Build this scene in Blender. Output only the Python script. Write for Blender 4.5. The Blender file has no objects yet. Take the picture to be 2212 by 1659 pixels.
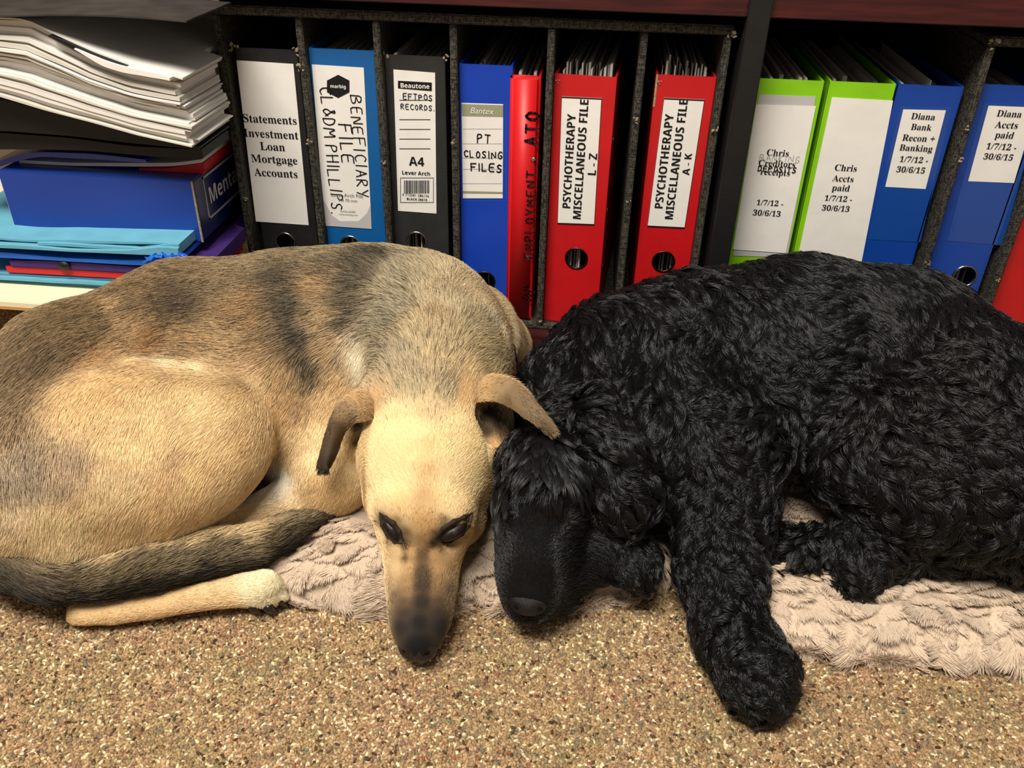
import bpy, bmesh, math, random
import numpy as np
from mathutils import Vector, Matrix
from mathutils.bvhtree import BVHTree
R = math.radians
random.seed(7)
rng = np.random.default_rng(11)
scn = bpy.context.scene
COL = scn.collection

# ------------------------------------------------------------ camera
F_PX, PITCH, YAW, ROLL, CAM_H = 1850.0, R(32.5), R(5.3), R(1.4), 0.63
_fw = Vector((-math.sin(YAW)*math.cos(PITCH), math.cos(YAW)*math.cos(PITCH), -math.sin(PITCH)))
_r = Vector((math.cos(YAW), math.sin(YAW), 0))
_u = _r.cross(_fw)
_rr = _r*math.cos(ROLL) + _u*math.sin(ROLL)
_uu = -_r*math.sin(ROLL) + _u*math.cos(ROLL)
CAM = Vector((0, 0, CAM_H))
cam_data = bpy.data.cameras.new('camera')
cam = bpy.data.objects.new('camera', cam_data)
COL.objects.link(cam)
cam_data.sensor_width = 36
cam_data.lens = 36*F_PX/2212
cam_data.clip_start = 0.02
m = Matrix((( _rr.x, _uu.x, -_fw.x, CAM.x), (_rr.y, _uu.y, -_fw.y, CAM.y), (_rr.z, _uu.z, -_fw.z, CAM.z), (0, 0, 0, 1)))
cam.matrix_world = m
scn.camera = cam

# ------------------------------------------------------------ light
world = bpy.data.worlds.new('room_light')
scn.world = world
world.use_nodes = True
world.node_tree.nodes['Background'].inputs[0].default_value = (1.0, 0.92, 0.82, 1)
world.node_tree.nodes['Background'].inputs[1].default_value = 0.24

def area(name, loc, aim, sx, sy, power, colr):
    l = bpy.data.lights.new(name, 'AREA')
    l.shape = 'RECTANGLE'; l.size = sx; l.size_y = sy; l.energy = power; l.color = colr
    o = bpy.data.objects.new(name, l); COL.objects.link(o)
    o.location = loc
    o.rotation_euler = (Vector(aim)-Vector(loc)).to_track_quat('-Z', 'Y').to_euler()
    return o
area('ceiling_lamp', (-0.50, -0.25, 2.30), (0, 0.75, 0), 1.2, 0.6, 90, (1.0, 0.935, 0.83))
scn.view_settings.view_transform = 'Standard'
scn.view_settings.look = 'None'
scn.view_settings.exposure = 0.0
scn.view_settings.gamma = 1
scn.view_settings.use_curve_mapping = False
scn.cycles.max_bounces = 6
scn.cycles.diffuse_bounces = 3
scn.cycles.glossy_bounces = 3
scn.cycles.transparent_max_bounces = 6

# ------------------------------------------------------------ helpers
def ray(px, py):
    return _fw*F_PX + _rr*(px-1106) + _uu*(829.5-py)
def onY(px, py, Y):
    d = ray(px, py); return CAM + d*(Y/d.y)
def onZ(px, py, Z):
    d = ray(px, py); return CAM + d*((Z-CAM_H)/d.z)
def lin(c):
    return tuple(((v/255)/12.92 if v/255 <= 0.04045 else ((v/255+0.055)/1.055)**2.4) for v in c)

def tag(o, label=None, cat=None, group=None, kind=None):
    if label: o['label'] = label
    if cat: o['category'] = cat
    if group: o['group'] = group
    if kind: o['kind'] = kind
    return o
def empty(name, loc=(0, 0, 0), **k):
    o = bpy.data.objects.new(name, None); COL.objects.link(o)
    o.location = loc; o.empty_display_size = 0.02
    return tag(o, **k)
def link_mesh(name, me, mat=None, parent=None, smooth=False, **k):
    o = bpy.data.objects.new(name, me); COL.objects.link(o)
    if mat: me.materials.append(mat)
    if parent is not None:
        o.parent = parent
        if parent.type == 'EMPTY' and parent.parent is None:
            o.location = -parent.location
    if smooth:
        me.polygons.foreach_set('use_smooth', [True]*len(me.polygons))
    return tag(o, **k)
def from_bm(name, bm, mat=None, parent=None, smooth=False, **k):
    bmesh.ops.recalc_face_normals(bm, faces=bm.faces)
    me = bpy.data.meshes.new(name); bm.to_mesh(me); bm.free()
    return link_mesh(name, me, mat, parent, smooth, **k)
def from_np(name, V, Fc, mat=None, parent=None, smooth=False, **k):
    me = bpy.data.meshes.new(name)
    me.from_pydata([tuple(v) for v in V], [], [tuple(f) for f in Fc]); me.update()
    return link_mesh(name, me, mat, parent, smooth, **k)

def bm_box(bm, x0, x1, y0, y1, z0, z1, M=None, bevel=0.0):
    t = bmesh.new()
    vs = [t.verts.new(p) for p in [(x0,y0,z0),(x1,y0,z0),(x1,y1,z0),(x0,y1,z0),(x0,y0,z1),(x1,y0,z1),(x1,y1,z1),(x0,y1,z1)]]
    for f in [(0,3,2,1),(4,5,6,7),(0,1,5,4),(1,2,6,5),(2,3,7,6),(3,0,4,7)]:
        t.faces.new([vs[i] for i in f])
    if bevel:
        bmesh.ops.bevel(t, geom=t.edges[:], offset=bevel, segments=2, affect='EDGES')
    if M is not None: t.transform(M)
    me = bpy.data.meshes.new('tmp'); t.to_mesh(me); t.free(); bm.from_mesh(me); bpy.data.meshes.remove(me)
    return bm
def box(name, x0, x1, y0, y1, z0, z1, mat, parent=None, bevel=0.0, M=None, **k):
    return from_bm(name, bm_box(bmesh.new(), x0, x1, y0, y1, z0, z1, M, bevel), mat, parent, **k)

# ---- node materials
def mat(name, colr, rough=0.5, spec=0.5, noise=0.0, nscale=60, bump=0.0, bscale=300, metal=0.0, dark=None, coat=0.0, trans=0.0, stretch=(1,1,1)):
    mt = bpy.data.materials.new(name); mt.use_nodes = True
    nt = mt.node_tree; b = nt.nodes['Principled BSDF']
    c = lin(colr)+(1,)
    b.inputs['Base Color'].default_value = c
    b.inputs['Roughness'].default_value = rough
    b.inputs['Specular IOR Level'].default_value = spec
    b.inputs['Metallic'].default_value = metal
    if coat: b.inputs['Coat Weight'].default_value = coat; b.inputs['Coat Roughness'].default_value = 0.15
    if trans: b.inputs['Transmission Weight'].default_value = trans
    tc = nt.nodes.new('ShaderNodeTexCoord'); mp = nt.nodes.new('ShaderNodeMapping')
    mp.inputs['Scale'].default_value = stretch
    nt.links.new(tc.outputs['Object'], mp.inputs[0])
    if noise or dark:
        n = nt.nodes.new('ShaderNodeTexNoise'); n.inputs['Scale'].default_value = nscale; n.inputs['Detail'].default_value = 5
        nt.links.new(mp.outputs[0], n.inputs['Vector'])
        mx = nt.nodes.new('ShaderNodeMix'); mx.data_type = 'RGBA'
        cr = nt.nodes.new('ShaderNodeMapRange')
        cr.inputs['From Min'].default_value = 0.35; cr.inputs['From Max'].default_value = 0.65
        nt.links.new(n.outputs['Fac'], cr.inputs['Value'])
        nt.links.new(cr.outputs[0], mx.inputs[0])
        mx.inputs[6].default_value = c
        mx.inputs[7].default_value = (lin(dark)+(1,)) if dark else tuple(v*(1-noise) for v in c[:3])+(1,)
        nt.links.new(mx.outputs[2], b.inputs['Base Color'])
    if bump:
        n2 = nt.nodes.new('ShaderNodeTexNoise'); n2.inputs['Scale'].default_value = bscale; n2.inputs['Detail'].default_value = 3
        nt.links.new(mp.outputs[0], n2.inputs['Vector'])
        bp = nt.nodes.new('ShaderNodeBump'); bp.inputs['Strength'].default_value = bump; bp.inputs['Distance'].default_value = 0.001
        nt.links.new(n2.outputs['Fac'], bp.inputs['Height']); nt.links.new(bp.outputs[0], b.inputs['Normal'])
    return mt

def hair_mat(name, rough=0.5, spec=0.3, sheen=0.0, attr='tint'):
    mt = bpy.data.materials.new(name); mt.use_nodes = True
    nt = mt.node_tree; b = nt.nodes['Principled BSDF']
    a = nt.nodes.new('ShaderNodeAttribute'); a.attribute_name = attr
    nt.links.new(a.outputs['Color'], b.inputs['Base Color'])
    b.inputs['Roughness'].default_value = rough
    b.inputs['Specular IOR Level'].default_value = spec
    if sheen: b.inputs['Sheen Weight'].default_value = sheen
    return mt

def hair(name, P, rad, colr, mt, parent=None, **k):
    """P (N,K,3) points; rad (K,) or (N,K); colr (N,3) or (3,) linear"""
    N, K = P.shape[:2]
    hc = bpy.data.hair_curves.new(name)
    hc.add_curves([K]*N)
    hc.attributes['position'].data.foreach_set('vector', np.ascontiguousarray(P, dtype=np.float32).ravel())
    rr = np.broadcast_to(rad, (N, K)).astype(np.float32).ravel()
    at = hc.attributes.get('radius') or hc.attributes.new('radius', 'FLOAT', 'POINT')
    at.data.foreach_set('value', np.ascontiguousarray(rr))
    c4 = np.ones((N, 4), np.float32); c4[:, :3] = colr
    ca = hc.attributes.new('tint', 'FLOAT_COLOR', 'CURVE')
    ca.data.foreach_set('color', c4.ravel())
    hc.materials.append(mt)
    o = bpy.data.objects.new(name, hc); COL.objects.link(o)
    if parent is not None:
        o.parent = parent
        if parent.type == 'EMPTY': o.location = -parent.location
    return tag(o, **k)

# ---- printed and handwritten lettering (flat print)
def mathbold(s, sans=False):
    out = ''
    for ch in s:
        o = ord(ch)
        if 'A' <= ch <= 'Z': out += chr((0x1D5D4 if sans else 0x1D400)+o-65)
        elif 'a' <= ch <= 'z': out += chr((0x1D5EE if sans else 0x1D41A)+o-97)
        elif '0' <= ch <= '9': out += chr((0x1D7EC if sans else 0x1D7CE)+o-48)
        else: out += ch
    return out
def text_geo(s, bold='serif', shear=0.0):
    if bold == 'serif': s = mathbold(s)
    elif bold == 'sans': s = mathbold(s, True)
    cu = bpy.data.curves.new('t', 'FONT'); cu.body = s; cu.size = 1; cu.shear = shear
    cu.resolution_u = 3
    o = bpy.data.objects.new('t', cu); COL.objects.link(o)
    dg = bpy.context.evaluated_depsgraph_get()
    me = bpy.data.meshes.new_from_object(o.evaluated_get(dg))
    V = np.zeros(len(me.vertices)*3, np.float32); me.vertices.foreach_get('co', V); V = V.reshape(-1, 3)[:, :2].copy()
    Fc = [tuple(p.vertices) for p in me.polygons]
    bpy.data.objects.remove(o); bpy.data.curves.remove(cu); bpy.data.meshes.remove(me)
    return V, Fc
_S = {  # stroke letters on a unit box: polylines
 'A': [[(0,0),(.5,1),(1,0)],[(.2,.4),(.85,.42)]], 'B': [[(0,0),(0,1),(.7,.95),(.8,.7),(.1,.52),(.9,.4),(.9,.1),(0,0)]],
 'C': [[(.95,.85),(.5,1),(.1,.7),(.1,.25),(.5,0),(.95,.12)]], 'D': [[(0,0),(.02,1),(.7,.85),(.95,.45),(.6,.08),(0,0)]],
 'E': [[(.9,1),(0,.97),(0,0),(.9,.02)],[(0,.52),(.75,.54)]], 'F': [[(.95,1),(0,.96),(.02,0)],[(0,.5),(.75,.54)]],
 'G': [[(.9,.85),(.5,1),(.08,.6),(.15,.1),(.6,0),(.9,.2),(.9,.42),(.5,.42)]], 'H': [[(0,1),(.02,0)],[(.9,1),(.92,0)],[(0,.5),(.92,.52)]],
 'I': [[(.5,1),(.5,0)]], 'K': [[(0,1),(0,0)],[(.85,1),(.05,.5),(.9,0)]], 'L': [[(0,1),(.02,0),(.8,.03)]],
 'M': [[(0,0),(.08,1),(.5,.35),(.9,1),(1,0)]], 'N': [[(0,0),(.03,1),(.9,.02),(.92,1)]],
 'O': [[(.5,1),(.1,.75),(.08,.25),(.5,0),(.9,.25),(.9,.75),(.5,1),(.35,.95)]], 'P': [[(.05,0),(0,1),(.75,.95),(.85,.65),(.02,.48)]],
 'R': [[(.02,0),(0,1),(.75,.95),(.8,.65),(.05,.5),(.9,0)]], 'S': [[(.9,.9),(.45,1),(.1,.8),(.3,.55),(.8,.4),(.8,.1),(.35,0),(.02,.12)]],
 'T': [[(0,1),(1,.97)],[(.5,.98),(.48,0)]], 'Y': [[(0,1),(.48,.5)],[(.98,1),(.4,0)]],
 '&': [[(.95,.2),(.3,.95),(.6,1),(.6,.8),(.1,.3),(.4,0),(.9,.4)]], '.': [[(.4,.05),(.6,.0)]], 'o': [[(.5,.7),(.3,.5),(.5,.3),(.7,.5),(.5,.7)]],
}
def hand_geo(s, pen=0.06, wl=0.62, gap=0.28, jit=0.05, seed=1):
    rd = random.Random(seed); V = []; Fc = []; x = 0
    for ch in s:
        if ch == ' ': x += 0.45; continue
        w = wl*(0.35 if ch in 'I.' else 1.15 if ch == 'M' else 1)*rd.uniform(.9, 1.1)
        dy = rd.uniform(-jit, jit); hs = rd.uniform(.92, 1.05)
        for st in _S[ch]:
            pts = [(x+p[0]*w+rd.uniform(-jit, jit)*.5, p[1]*hs+dy) for p in st]
            # round the corners by one Chaikin step when the stroke is long
            if len(pts) > 3:
                q = [pts[0]]
                for a, b in zip(pts[:-1], pts[1:]):
                    q += [(a[0]*.8+b[0]*.2, a[1]*.8+b[1]*.2), (a[0]*.2+b[0]*.8, a[1]*.2+b[1]*.8)]
                pts = q+[pts[-1]]
            for a, b in zip(pts[:-1], pts[1:]):
                d = Vector((b[0]-a[0], b[1]-a[1])); L = d.length or 1e-6; d /= L; n = Vector((-d.y, d.x))*pen*.5
                a2 = (a[0]-d.x*pen*.35, a[1]-d.y*pen*.35); b2 = (b[0]+d.x*pen*.35, b[1]+d.y*pen*.35)
                k = len(V)
                V += [(a2[0]+n.x, a2[1]+n.y), (a2[0]-n.x, a2[1]-n.y), (b2[0]-n.x, b2[1]-n.y), (b2[0]+n.x, b2[1]+n.y)]
                Fc.append((k, k+1, k+2, k+3))
        x += w+gap
    return np.array(V, np.float32), Fc
# ------------------------------------------------------------ materials
M_PAPER = mat('white_paper', (236, 232, 226), .7, .2, noise=.06, nscale=25, bump=.25, bscale=60)
M_PAPER2 = mat('grey_white_paper', (214, 208, 198), .75, .2, noise=.12, nscale=40)
M_INK = mat('black_ink', (22, 20, 24), .6, .3)
M_GREYINK = mat('grey_ink', (120, 118, 116), .7, .2)
M_PALEGREY = mat('pale_grey_print', (186, 184, 184), .7, .2)
M_OLIVE = mat('olive_band', (148, 150, 122), .6, .3)
M_BLUEINK = mat('navy_ink', (38, 62, 82), .6, .3)
M_BLACKCLOTH = mat('black_binder_cover', (30, 29, 31), .55, .4, noise=.3, nscale=40, bump=.3, bscale=500)
M_CHAR = mat('charcoal_binder_cover', (44, 45, 46), .5, .4, noise=.2, nscale=40, bump=.3, bscale=500)
M_BLUE1 = mat('cerulean_cover', (14, 92, 158), .35, .5, noise=.08, nscale=20, bump=.1, bscale=300)
M_BLUE2 = mat('royal_blue_cover', (8, 62, 178), .35, .5, noise=.08, nscale=20, bump=.1, bscale=300)
M_BLUE3 = mat('cobalt_cover', (16, 66, 158), .3, .5, noise=.08, nscale=20, bump=.1, bscale=300)
M_RED = mat('red_cover', (196, 22, 28), .38, .5, noise=.1, nscale=25, bump=.1, bscale=300)
M_RED2 = mat('bright_red_plastic', (204, 22, 28), .42, .4, noise=.05, nscale=25, bump=.15, bscale=900)
M_GREEN = mat('lime_cover', (138, 206, 26), .38, .4, noise=.1, nscale=25, bump=.1, bscale=300)
M_WORN = mat('worn_cardboard', (168, 152, 122), .9, .1, noise=.3, nscale=300, bump=.5, bscale=500)
M_CHROME = mat('chrome_ring', (176, 172, 164), .22, .5, metal=1)
M_DARKRING = mat('dark_metal_ring', (60, 54, 48), .35, .5, metal=1)
M_HOLE = mat('dark_hole', (8, 8, 9), .8, .1)
M_SHELF = mat('mahogany_board', (74, 27, 26), .4, .4, dark=(50, 18, 19), nscale=14, bump=.1, bscale=80, stretch=(1, 8, 12))
M_POST = mat('black_upright', (24, 23, 24), .5, .4, noise=.2, bump=.1)
M_BACK = mat('black_back_panel', (10, 9, 10), .9, .1)

def weave(name, c1, c2):
    """dark woven paper of the sorter boards: fine cross threads with pale flecks"""
    mt = bpy.data.materials.new(name); mt.use_nodes = True
    nt = mt.node_tree; b = nt.nodes['Principled BSDF']; N = nt.nodes.new; L = nt.links.new
    tc = N('ShaderNodeTexCoord')
    mp = N('ShaderNodeMapping'); mp.inputs['Scale'].default_value = (1, 1, .25); L(tc.outputs['Object'], mp.inputs[0])
    mp2 = N('ShaderNodeMapping'); mp2.inputs['Scale'].default_value = (.15, .3, 1.2); L(tc.outputs['Object'], mp2.inputs[0])
    n1 = N('ShaderNodeTexNoise'); n1.inputs['Scale'].default_value = 700; n1.inputs['Detail'].default_value = 2; L(mp.outputs[0], n1.inputs['Vector'])
    n2 = N('ShaderNodeTexNoise'); n2.inputs['Scale'].default_value = 900; n2.inputs['Detail'].default_value = 2; L(mp2.outputs[0], n2.inputs['Vector'])
    ad = N('ShaderNodeMath'); ad.operation = 'ADD'; L(n1.outputs['Fac'], ad.inputs[0]); L(n2.outputs['Fac'], ad.inputs[1])
    cr = N('ShaderNodeValToRGB'); L(ad.outputs[0], cr.inputs[0])
    cr.color_ramp.elements[0].position = .42; cr.color_ramp.elements[0].color = lin(c1)+(1,)
    cr.color_ramp.elements[1].position = .66; cr.color_ramp.elements[1].color = lin(c2)+(1,)
    mr = N('ShaderNodeMath'); mr.operation = 'MULTIPLY'; mr.inputs[1].default_value = .5; L(ad.outputs[0], mr.inputs[0]); L(mr.outputs[0], cr.inputs[0])
    L(cr.outputs[0], b.inputs['Base Color']); b.inputs['Roughness'].default_value = .7; b.inputs['Specular IOR Level'].default_value = .3
    bp = N('ShaderNodeBump'); bp.inputs['Strength'].default_value = .5; bp.inputs['Distance'].default_value = .0006
    L(ad.outputs[0], bp.inputs['Height']); L(bp.outputs[0], b.inputs['Normal'])
    return mt
M_WEAVE = weave('woven_dark_paper', (18, 17, 16), (92, 87, 75))

# ------------------------------------------------------------ floor and carpet
CARPET = [((172,144,108),34),((152,126,92),20),((188,160,120),16),((230,210,170),10),((84,66,50),5),((128,120,98),8),((150,96,72),1.3),((140,112,92),9)]
def carpet_material():
    mt = bpy.data.materials.new('speckled_carpet'); mt.use_nodes = True
    nt = mt.node_tree; b = nt.nodes['Principled BSDF']; N = nt.nodes.new; L = nt.links.new
    tc = N('ShaderNodeTexCoord'); v = N('ShaderNodeTexVoronoi'); v.inputs['Scale'].default_value = 360
    L(tc.outputs['Object'], v.inputs['Vector'])
    sp = N('ShaderNodeSeparateColor'); L(v.outputs['Color'], sp.inputs[0])
    cr = N('ShaderNodeValToRGB'); cr.color_ramp.interpolation = 'CONSTANT'; L(sp.outputs[0], cr.inputs[0])
    tot = sum(w for _, w in CARPET); acc = 0
    e = cr.color_ramp.elements; e[0].color = lin(CARPET[0][0])+(1,)
    e.remove(e[1])
    for c, w in CARPET[:-1]:
        acc += w
    acc = 0
    for i, (c, w) in enumerate(CARPET):
        if i: q = e.new(acc/tot); q.color = lin(c)+(1,)
        acc += w
    L(cr.outputs[0], b.inputs['Base Color']); b.inputs['Roughness'].default_value = .95; b.inputs['Specular IOR Level'].default_value = .1
    bp = N('ShaderNodeBump'); bp.inputs['Distance'].default_value = .003; bp.inputs['Strength'].default_value = .7; bp.invert = True
    L(v.outputs['Distance'], bp.inputs['Height']); L(bp.outputs[0], b.inputs['Normal'])
    return mt
M_CARPET = carpet_material()
floor = from_bm('floor', bm_box(bmesh.new(), -2.2, 2.2, -1.2, 2.2, -.02, 0), M_CARPET, kind='structure', label='beige speckled loop carpet floor')
M_TUFT = hair_mat('carpet_yarn', .9, .08)
def carpet_tufts():
    sp = .0024
    xs = np.arange(-1.0, .75, sp); ys = np.arange(.30, .74, sp)
    X, Y = np.meshgrid(xs, ys); X = X.ravel(); Y = Y.ravel()
    keep = (np.abs(X+.05) < .24+.62*Y) & ((Y < .60) | (X < -.38) | (X > .05)); X = X[keep]; Y = Y[keep]
    n = len(X); X = X+rng.uniform(-.5, .5, n)*sp; Y = Y+rng.uniform(-.5, .5, n)*sp
    a = rng.uniform(0, 2*np.pi, n); l = rng.uniform(.0010, .0026, n); h = rng.uniform(.0010, .0024, n)
    P = np.zeros((n, 4, 3), np.float32)
    dx, dy = np.cos(a)*l, np.sin(a)*l
    for k, (t, z) in enumerate([(-1, -.001), (-.6, .75), (.5, 1.0), (1, .25)]):
        P[:, k, 0] = X+dx*t; P[:, k, 1] = Y+dy*t; P[:, k, 2] = h*z
    cols = np.array([lin(c) for c, _ in CARPET]); w = np.array([w for _, w in CARPET], float); w /= w.sum()
    c = cols[rng.choice(len(cols), n, p=w)]*rng.uniform(.82, 1.15, (n, 1))
    base = cols[0]*1.0
    t = np.sin(X*23+np.sin(Y*31)*2)*np.sin(Y*27+X*9)+.6*np.sin(X*61+Y*37+2*np.sin(Y*50))
    c = c*(1+.035*t[:, None]*np.array([1.0, -.15, .7]))*(1+.04*np.sin(X*90+Y*70)*np.sin(Y*110-X*40))[:, None]
    hair('carpet_pile', P, np.array([.0010, .0013, .0012, .0008]), c, M_TUFT, floor, kind='stuff')
carpet_tufts()

# ------------------------------------------------------------ shelf unit
YS = 1.0          # plane of the file spines
unit = empty('shelving_unit', (0, 1.1, 0), label='low mahogany and black shelving unit behind the two dogs', cat='shelves')
box('base_board', -.50, 1.0, .965, 1.42, .066, .088, M_SHELF, unit, .001)
box('plinth', -.48, 1.0, 1.0, 1.03, 0, .066, M_POST, unit)
box('shelf_board', -.50, .1435, .965, 1.42, .4800, .506, M_SHELF, unit, .001)
box('shelf_board', .166, 1.0, .965, 1.42, .4800, .506, M_SHELF, unit, .001)
box('upright', .1435, .1660, .957, 1.42, 0, .80, M_POST, unit, .001)
box('upright', -.50, -.478, 1.21, 1.42, 0, .80, M_POST, unit, .001, label='black end upright behind the paper pile')
box('back_panel', -.50, 1.0, 1.40, 1.412, 0, .80, M_BACK, unit)
wall = box('wall_back', -2.2, 2.2, 1.6, 1.65, 0, 2.4, mat('wall_paint', (120, 104, 84), .9, .1), kind='structure')

# ------------------------------------------------------------ sorters
def worn(bm, p, s, seed):
    rd = random.Random(seed)
    for _ in range(5):
        q = Vector(p)+Vector((rd.uniform(-s, s), rd.uniform(-s*.5, 0), rd.uniform(-s, s)))
        r = s*rd.uniform(.35, .7)
        M = Matrix.Translation(q) @ Matrix.Rotation(rd.uniform(0, 3), 4, 'Y') @ Matrix.Diagonal((r, r*.3, r*rd.uniform(.3, .8), 1))
        bmesh.ops.create_icosphere(bm, subdivisions=1, radius=1, matrix=M)
sorter = empty('magazine_sorter', (-.15, 1.1, .088), label='dark woven-paper sorter with six upright slots holding seven files', cat='sorter')
SB = .0885; ST = .4685
edges = [(453, 6), (644, 30), (813, 42), (979, 46), (1193, 50), (1394, 56), (1577, 62)]
xs = [onY(a, b, .99).x for a, b in edges]
xs[0] += .006; xs[-1] -= .001
for i, x in enumerate(xs):
    o = box('side_panel' if i in (0, 6) else 'divider', x-.0040, x+.0040, .985+.002*(i % 2), 1.33, SB+.005, ST-.0101, M_WEAVE, sorter, .0012)
box('top_panel', xs[0]-.005, xs[-1]+.005, .982, 1.33, ST-.010, ST, M_WEAVE, sorter, .0015)
box('bottom_panel', xs[0]-.005, xs[-1]+.005, .985, 1.33, SB, SB+.005, M_WEAVE, sorter, .001)
for i, (x, z, s) in enumerate([(xs[0], ST-.004, .006), (xs[-1]+.002, ST-.006, .005), (xs[1]-.003, ST-.062, .0045), (xs[1]+.0, .32, .004), (xs[6], .36, .0035),
                               (xs[5], .365, .003), (xs[2], .30, .003), (xs[3], .33, .003), (xs[5], .27, .0025), (xs[0]+.004, .245, .003), (xs[4], .10, .003)]):
    bm = bmesh.new(); worn(bm, (x, .9835, z), s, i); from_bm('worn_edge', bm, M_WORN, sorter, label='torn pale cardboard edge')
sorter2 = empty('magazine_sorter', (.6, 1.1, .088), label='dark woven-paper sorter at the end of the shelf, holding blue and red files', cat='sorter')
x2 = [.400, .488, .576, .664, .752]
for i, x in enumerate(x2):
    box('side_panel' if i in (0, 4) else 'divider', x-.0040, x+.0040, .985+.002*(i % 2), 1.33, SB+.005, ST-.0101, M_WEAVE, sorter2, .0012)
box('top_panel', x2[0]-.006, x2[-1]+.006, .982, 1.33, ST-.010, ST, M_WEAVE, sorter2, .0015)
box('bottom_panel', x2[0]-.006, x2[-1]+.006, .985, 1.33, SB, SB+.005, M_WEAVE, sorter2, .001)
for i, (x, z, s) in enumerate([(x2[0], ST-.008, .005), (x2[0]+.002, .34, .003), (x2[0]+.001, .215, .003), (x2[1], .2, .003), (x2[0], .375, .003)]):
    bm = bmesh.new(); worn(bm, (x, .9835, z), s, 40+i); from_bm('worn_edge', bm, M_WORN, sorter2, label='torn pale cardboard edge')

# ------------------------------------------------------------ files
FILE_BOT = .0946
class File:
    def __init__(s, tl, tr, cmat, label, ztop=None, yaw=0, rot=None, hole=None, holemat=None, open_top=True, kind='lever_arch_file', depth=.285,
                 group=None, dy=0.0, zbot=FILE_BOT, cover=.0026, slant=0.0, papercol=None, npap=14, phi=.985):
        s.Y = YS+dy
        a = onY(*tl, s.Y); b = onY(*tr, s.Y)
        for dxs in (xs, x2):
            for x in dxs:
                if a.x < x+.0046 and (a.x+b.x)/2 > x: a.x = x+.0046
                if b.x > x-.0046 and (a.x+b.x)/2 < x: b.x = x-.0046
        s.o = Vector((a.x, s.Y, zbot)); s.H = (ztop or (a.z+b.z)/2)-zbot
        c = math.cos(R(yaw)); sn = math.sin(R(yaw))
        s.U = Vector((c, sn, 0)); s.D = Vector((-sn, c, 0))
        s.W = (b.x-a.x)/c
        s.M = Matrix(((s.U.x, s.D.x, 0, s.o.x), (s.U.y, s.D.y, 0, s.o.y), (0, 0, 1, s.o.z), (0, 0, 0, 1)))
        s.root = empty(kind, s.o, label=label, cat='binder', group=group)
        s.mat = cmat; W, H = s.W, s.H; t = cover
        # spine plate with a round finger hole
        bm = bmesh.new()
        s.hc = None
        ol = [bm.verts.new(p) for p in [(0, 0, 0), (W, 0, 0), (W, 0, H), (0, 0, H)]]
        ed = [bm.edges.new((ol[i], ol[(i+1) % 4])) for i in range(4)]
        if hole:
            u, v = s.loc(*hole[:2]); r = hole[2]
            hl = [bm.verts.new((u+r*math.cos(k*math.pi/14), 0, v+r*math.sin(k*math.pi/14))) for k in range(28)]
            ed += [bm.edges.new((hl[i], hl[(i+1) % 28])) for i in range(28)]
            s.hc = (u, v, r)
        bmesh.ops.triangle_fill(bm, use_beauty=True, use_dissolve=False, edges=ed)
        g = bmesh.ops.extrude_face_region(bm, geom=bm.faces[:])
        bmesh.ops.translate(bm, vec=(0, t, 0), verts=[e for e in g['geom'] if isinstance(e, bmesh.types.BMVert)])
        bm.transform(s.M); from_bm('spine', bm, cmat, s.root)
        for k, (u0, u1) in enumerate([(0, t), (W-t, W)]):
            bm = bm_box(bmesh.new(), u0, u1, -.0004, depth, -.0005, H+.0008, s.M, .0006)
            from_bm('cover', bm, cmat, s.root)
        if s.hc:
            u, v, r = s.hc
            bm = bmesh.new()
            n, k = 28, 8
            vs = [[bm.verts.new((u+(r+.0013*math.cos(b*2*math.pi/k))*math.cos(a*2*math.pi/n), -.0004+.0011*math.sin(b*2*math.pi/k), v+(r+.0013*math.cos(b*2*math.pi/k))*math.sin(a*2*math.pi/n))) for b in range(k)] for a in range(n)]
            for a in range(n):
                for b in range(k): bm.faces.new([vs[a][b], vs[(a+1) % n][b], vs[(a+1) % n][(b+1) % k], vs[a][(b+1) % k]])
            bm.transform(s.M); from_bm('finger_ring', bm, holemat or M_CHROME, s.root, smooth=True, label='round metal finger ring')
            # dark sheet standing in for the shade seen through the hole
            bm = bm_box(bmesh.new(), t+.001, W-t-.001, .03, .034, .02, H-.03, s.M); from_bm('inner_shade_sheet', bm, M_HOLE, s.root)
        # sheets seen from above
        rd = random.Random(int(tl[0]*7))
        bm = bmesh.new(); usable = W-2*t-.004
        for i in range(npap):
            u = t+.004+(usable-.004)*(i+.2)/npap; w = usable/npap*rd.uniform(.25, .75)
            top = H*phi-rd.uniform(0, .012)+(rd.random() < .25)*.006
            tilt = Matrix.Rotation(R(rd.uniform(-.6, .6)), 4, 'Z')
            bm_box(bm, 0, w, .012+rd.uniform(0, .03), .235+rd.uniform(0, .02), .004, top, s.M @ Matrix.Translation((u, 0, 0)) @ tilt)
        from_bm('sheets', bm, papercol or M_PAPER2, s.root, kind='stuff')
    def loc(s, px, py):
        d = ray(px, py); n = s.D; t = (s.o-CAM).dot(n)/d.dot(n); p = CAM+d*t-s.o
        return p.dot(s.U), p.z
    def quad(s, name, pxs, m, lift=.0006, parent=None, thick=.0004, sub=1, wob=0, **k):
        """flat sheet from four pixel corners (tl, tr, br, bl) lying on the spine, squared in place"""
        L = [s.loc(*p) for p in pxs]
        bm = bmesh.new()
        f = [bm.verts.new((u, -lift, v)) for u, v in (L[3], L[2], L[1], L[0])]
        b = [bm.verts.new((u, -lift+thick, v)) for u, v in (L[3], L[2], L[1], L[0])]
        bm.faces.new(f); bm.faces.new(b[::-1])
        for i in range(4): bm.faces.new([f[i], f[(i+1) % 4], b[(i+1) % 4], b[i]])
        bm.transform(s.M); return from_bm(name, bm, m, parent or s.root, **k)
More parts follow.
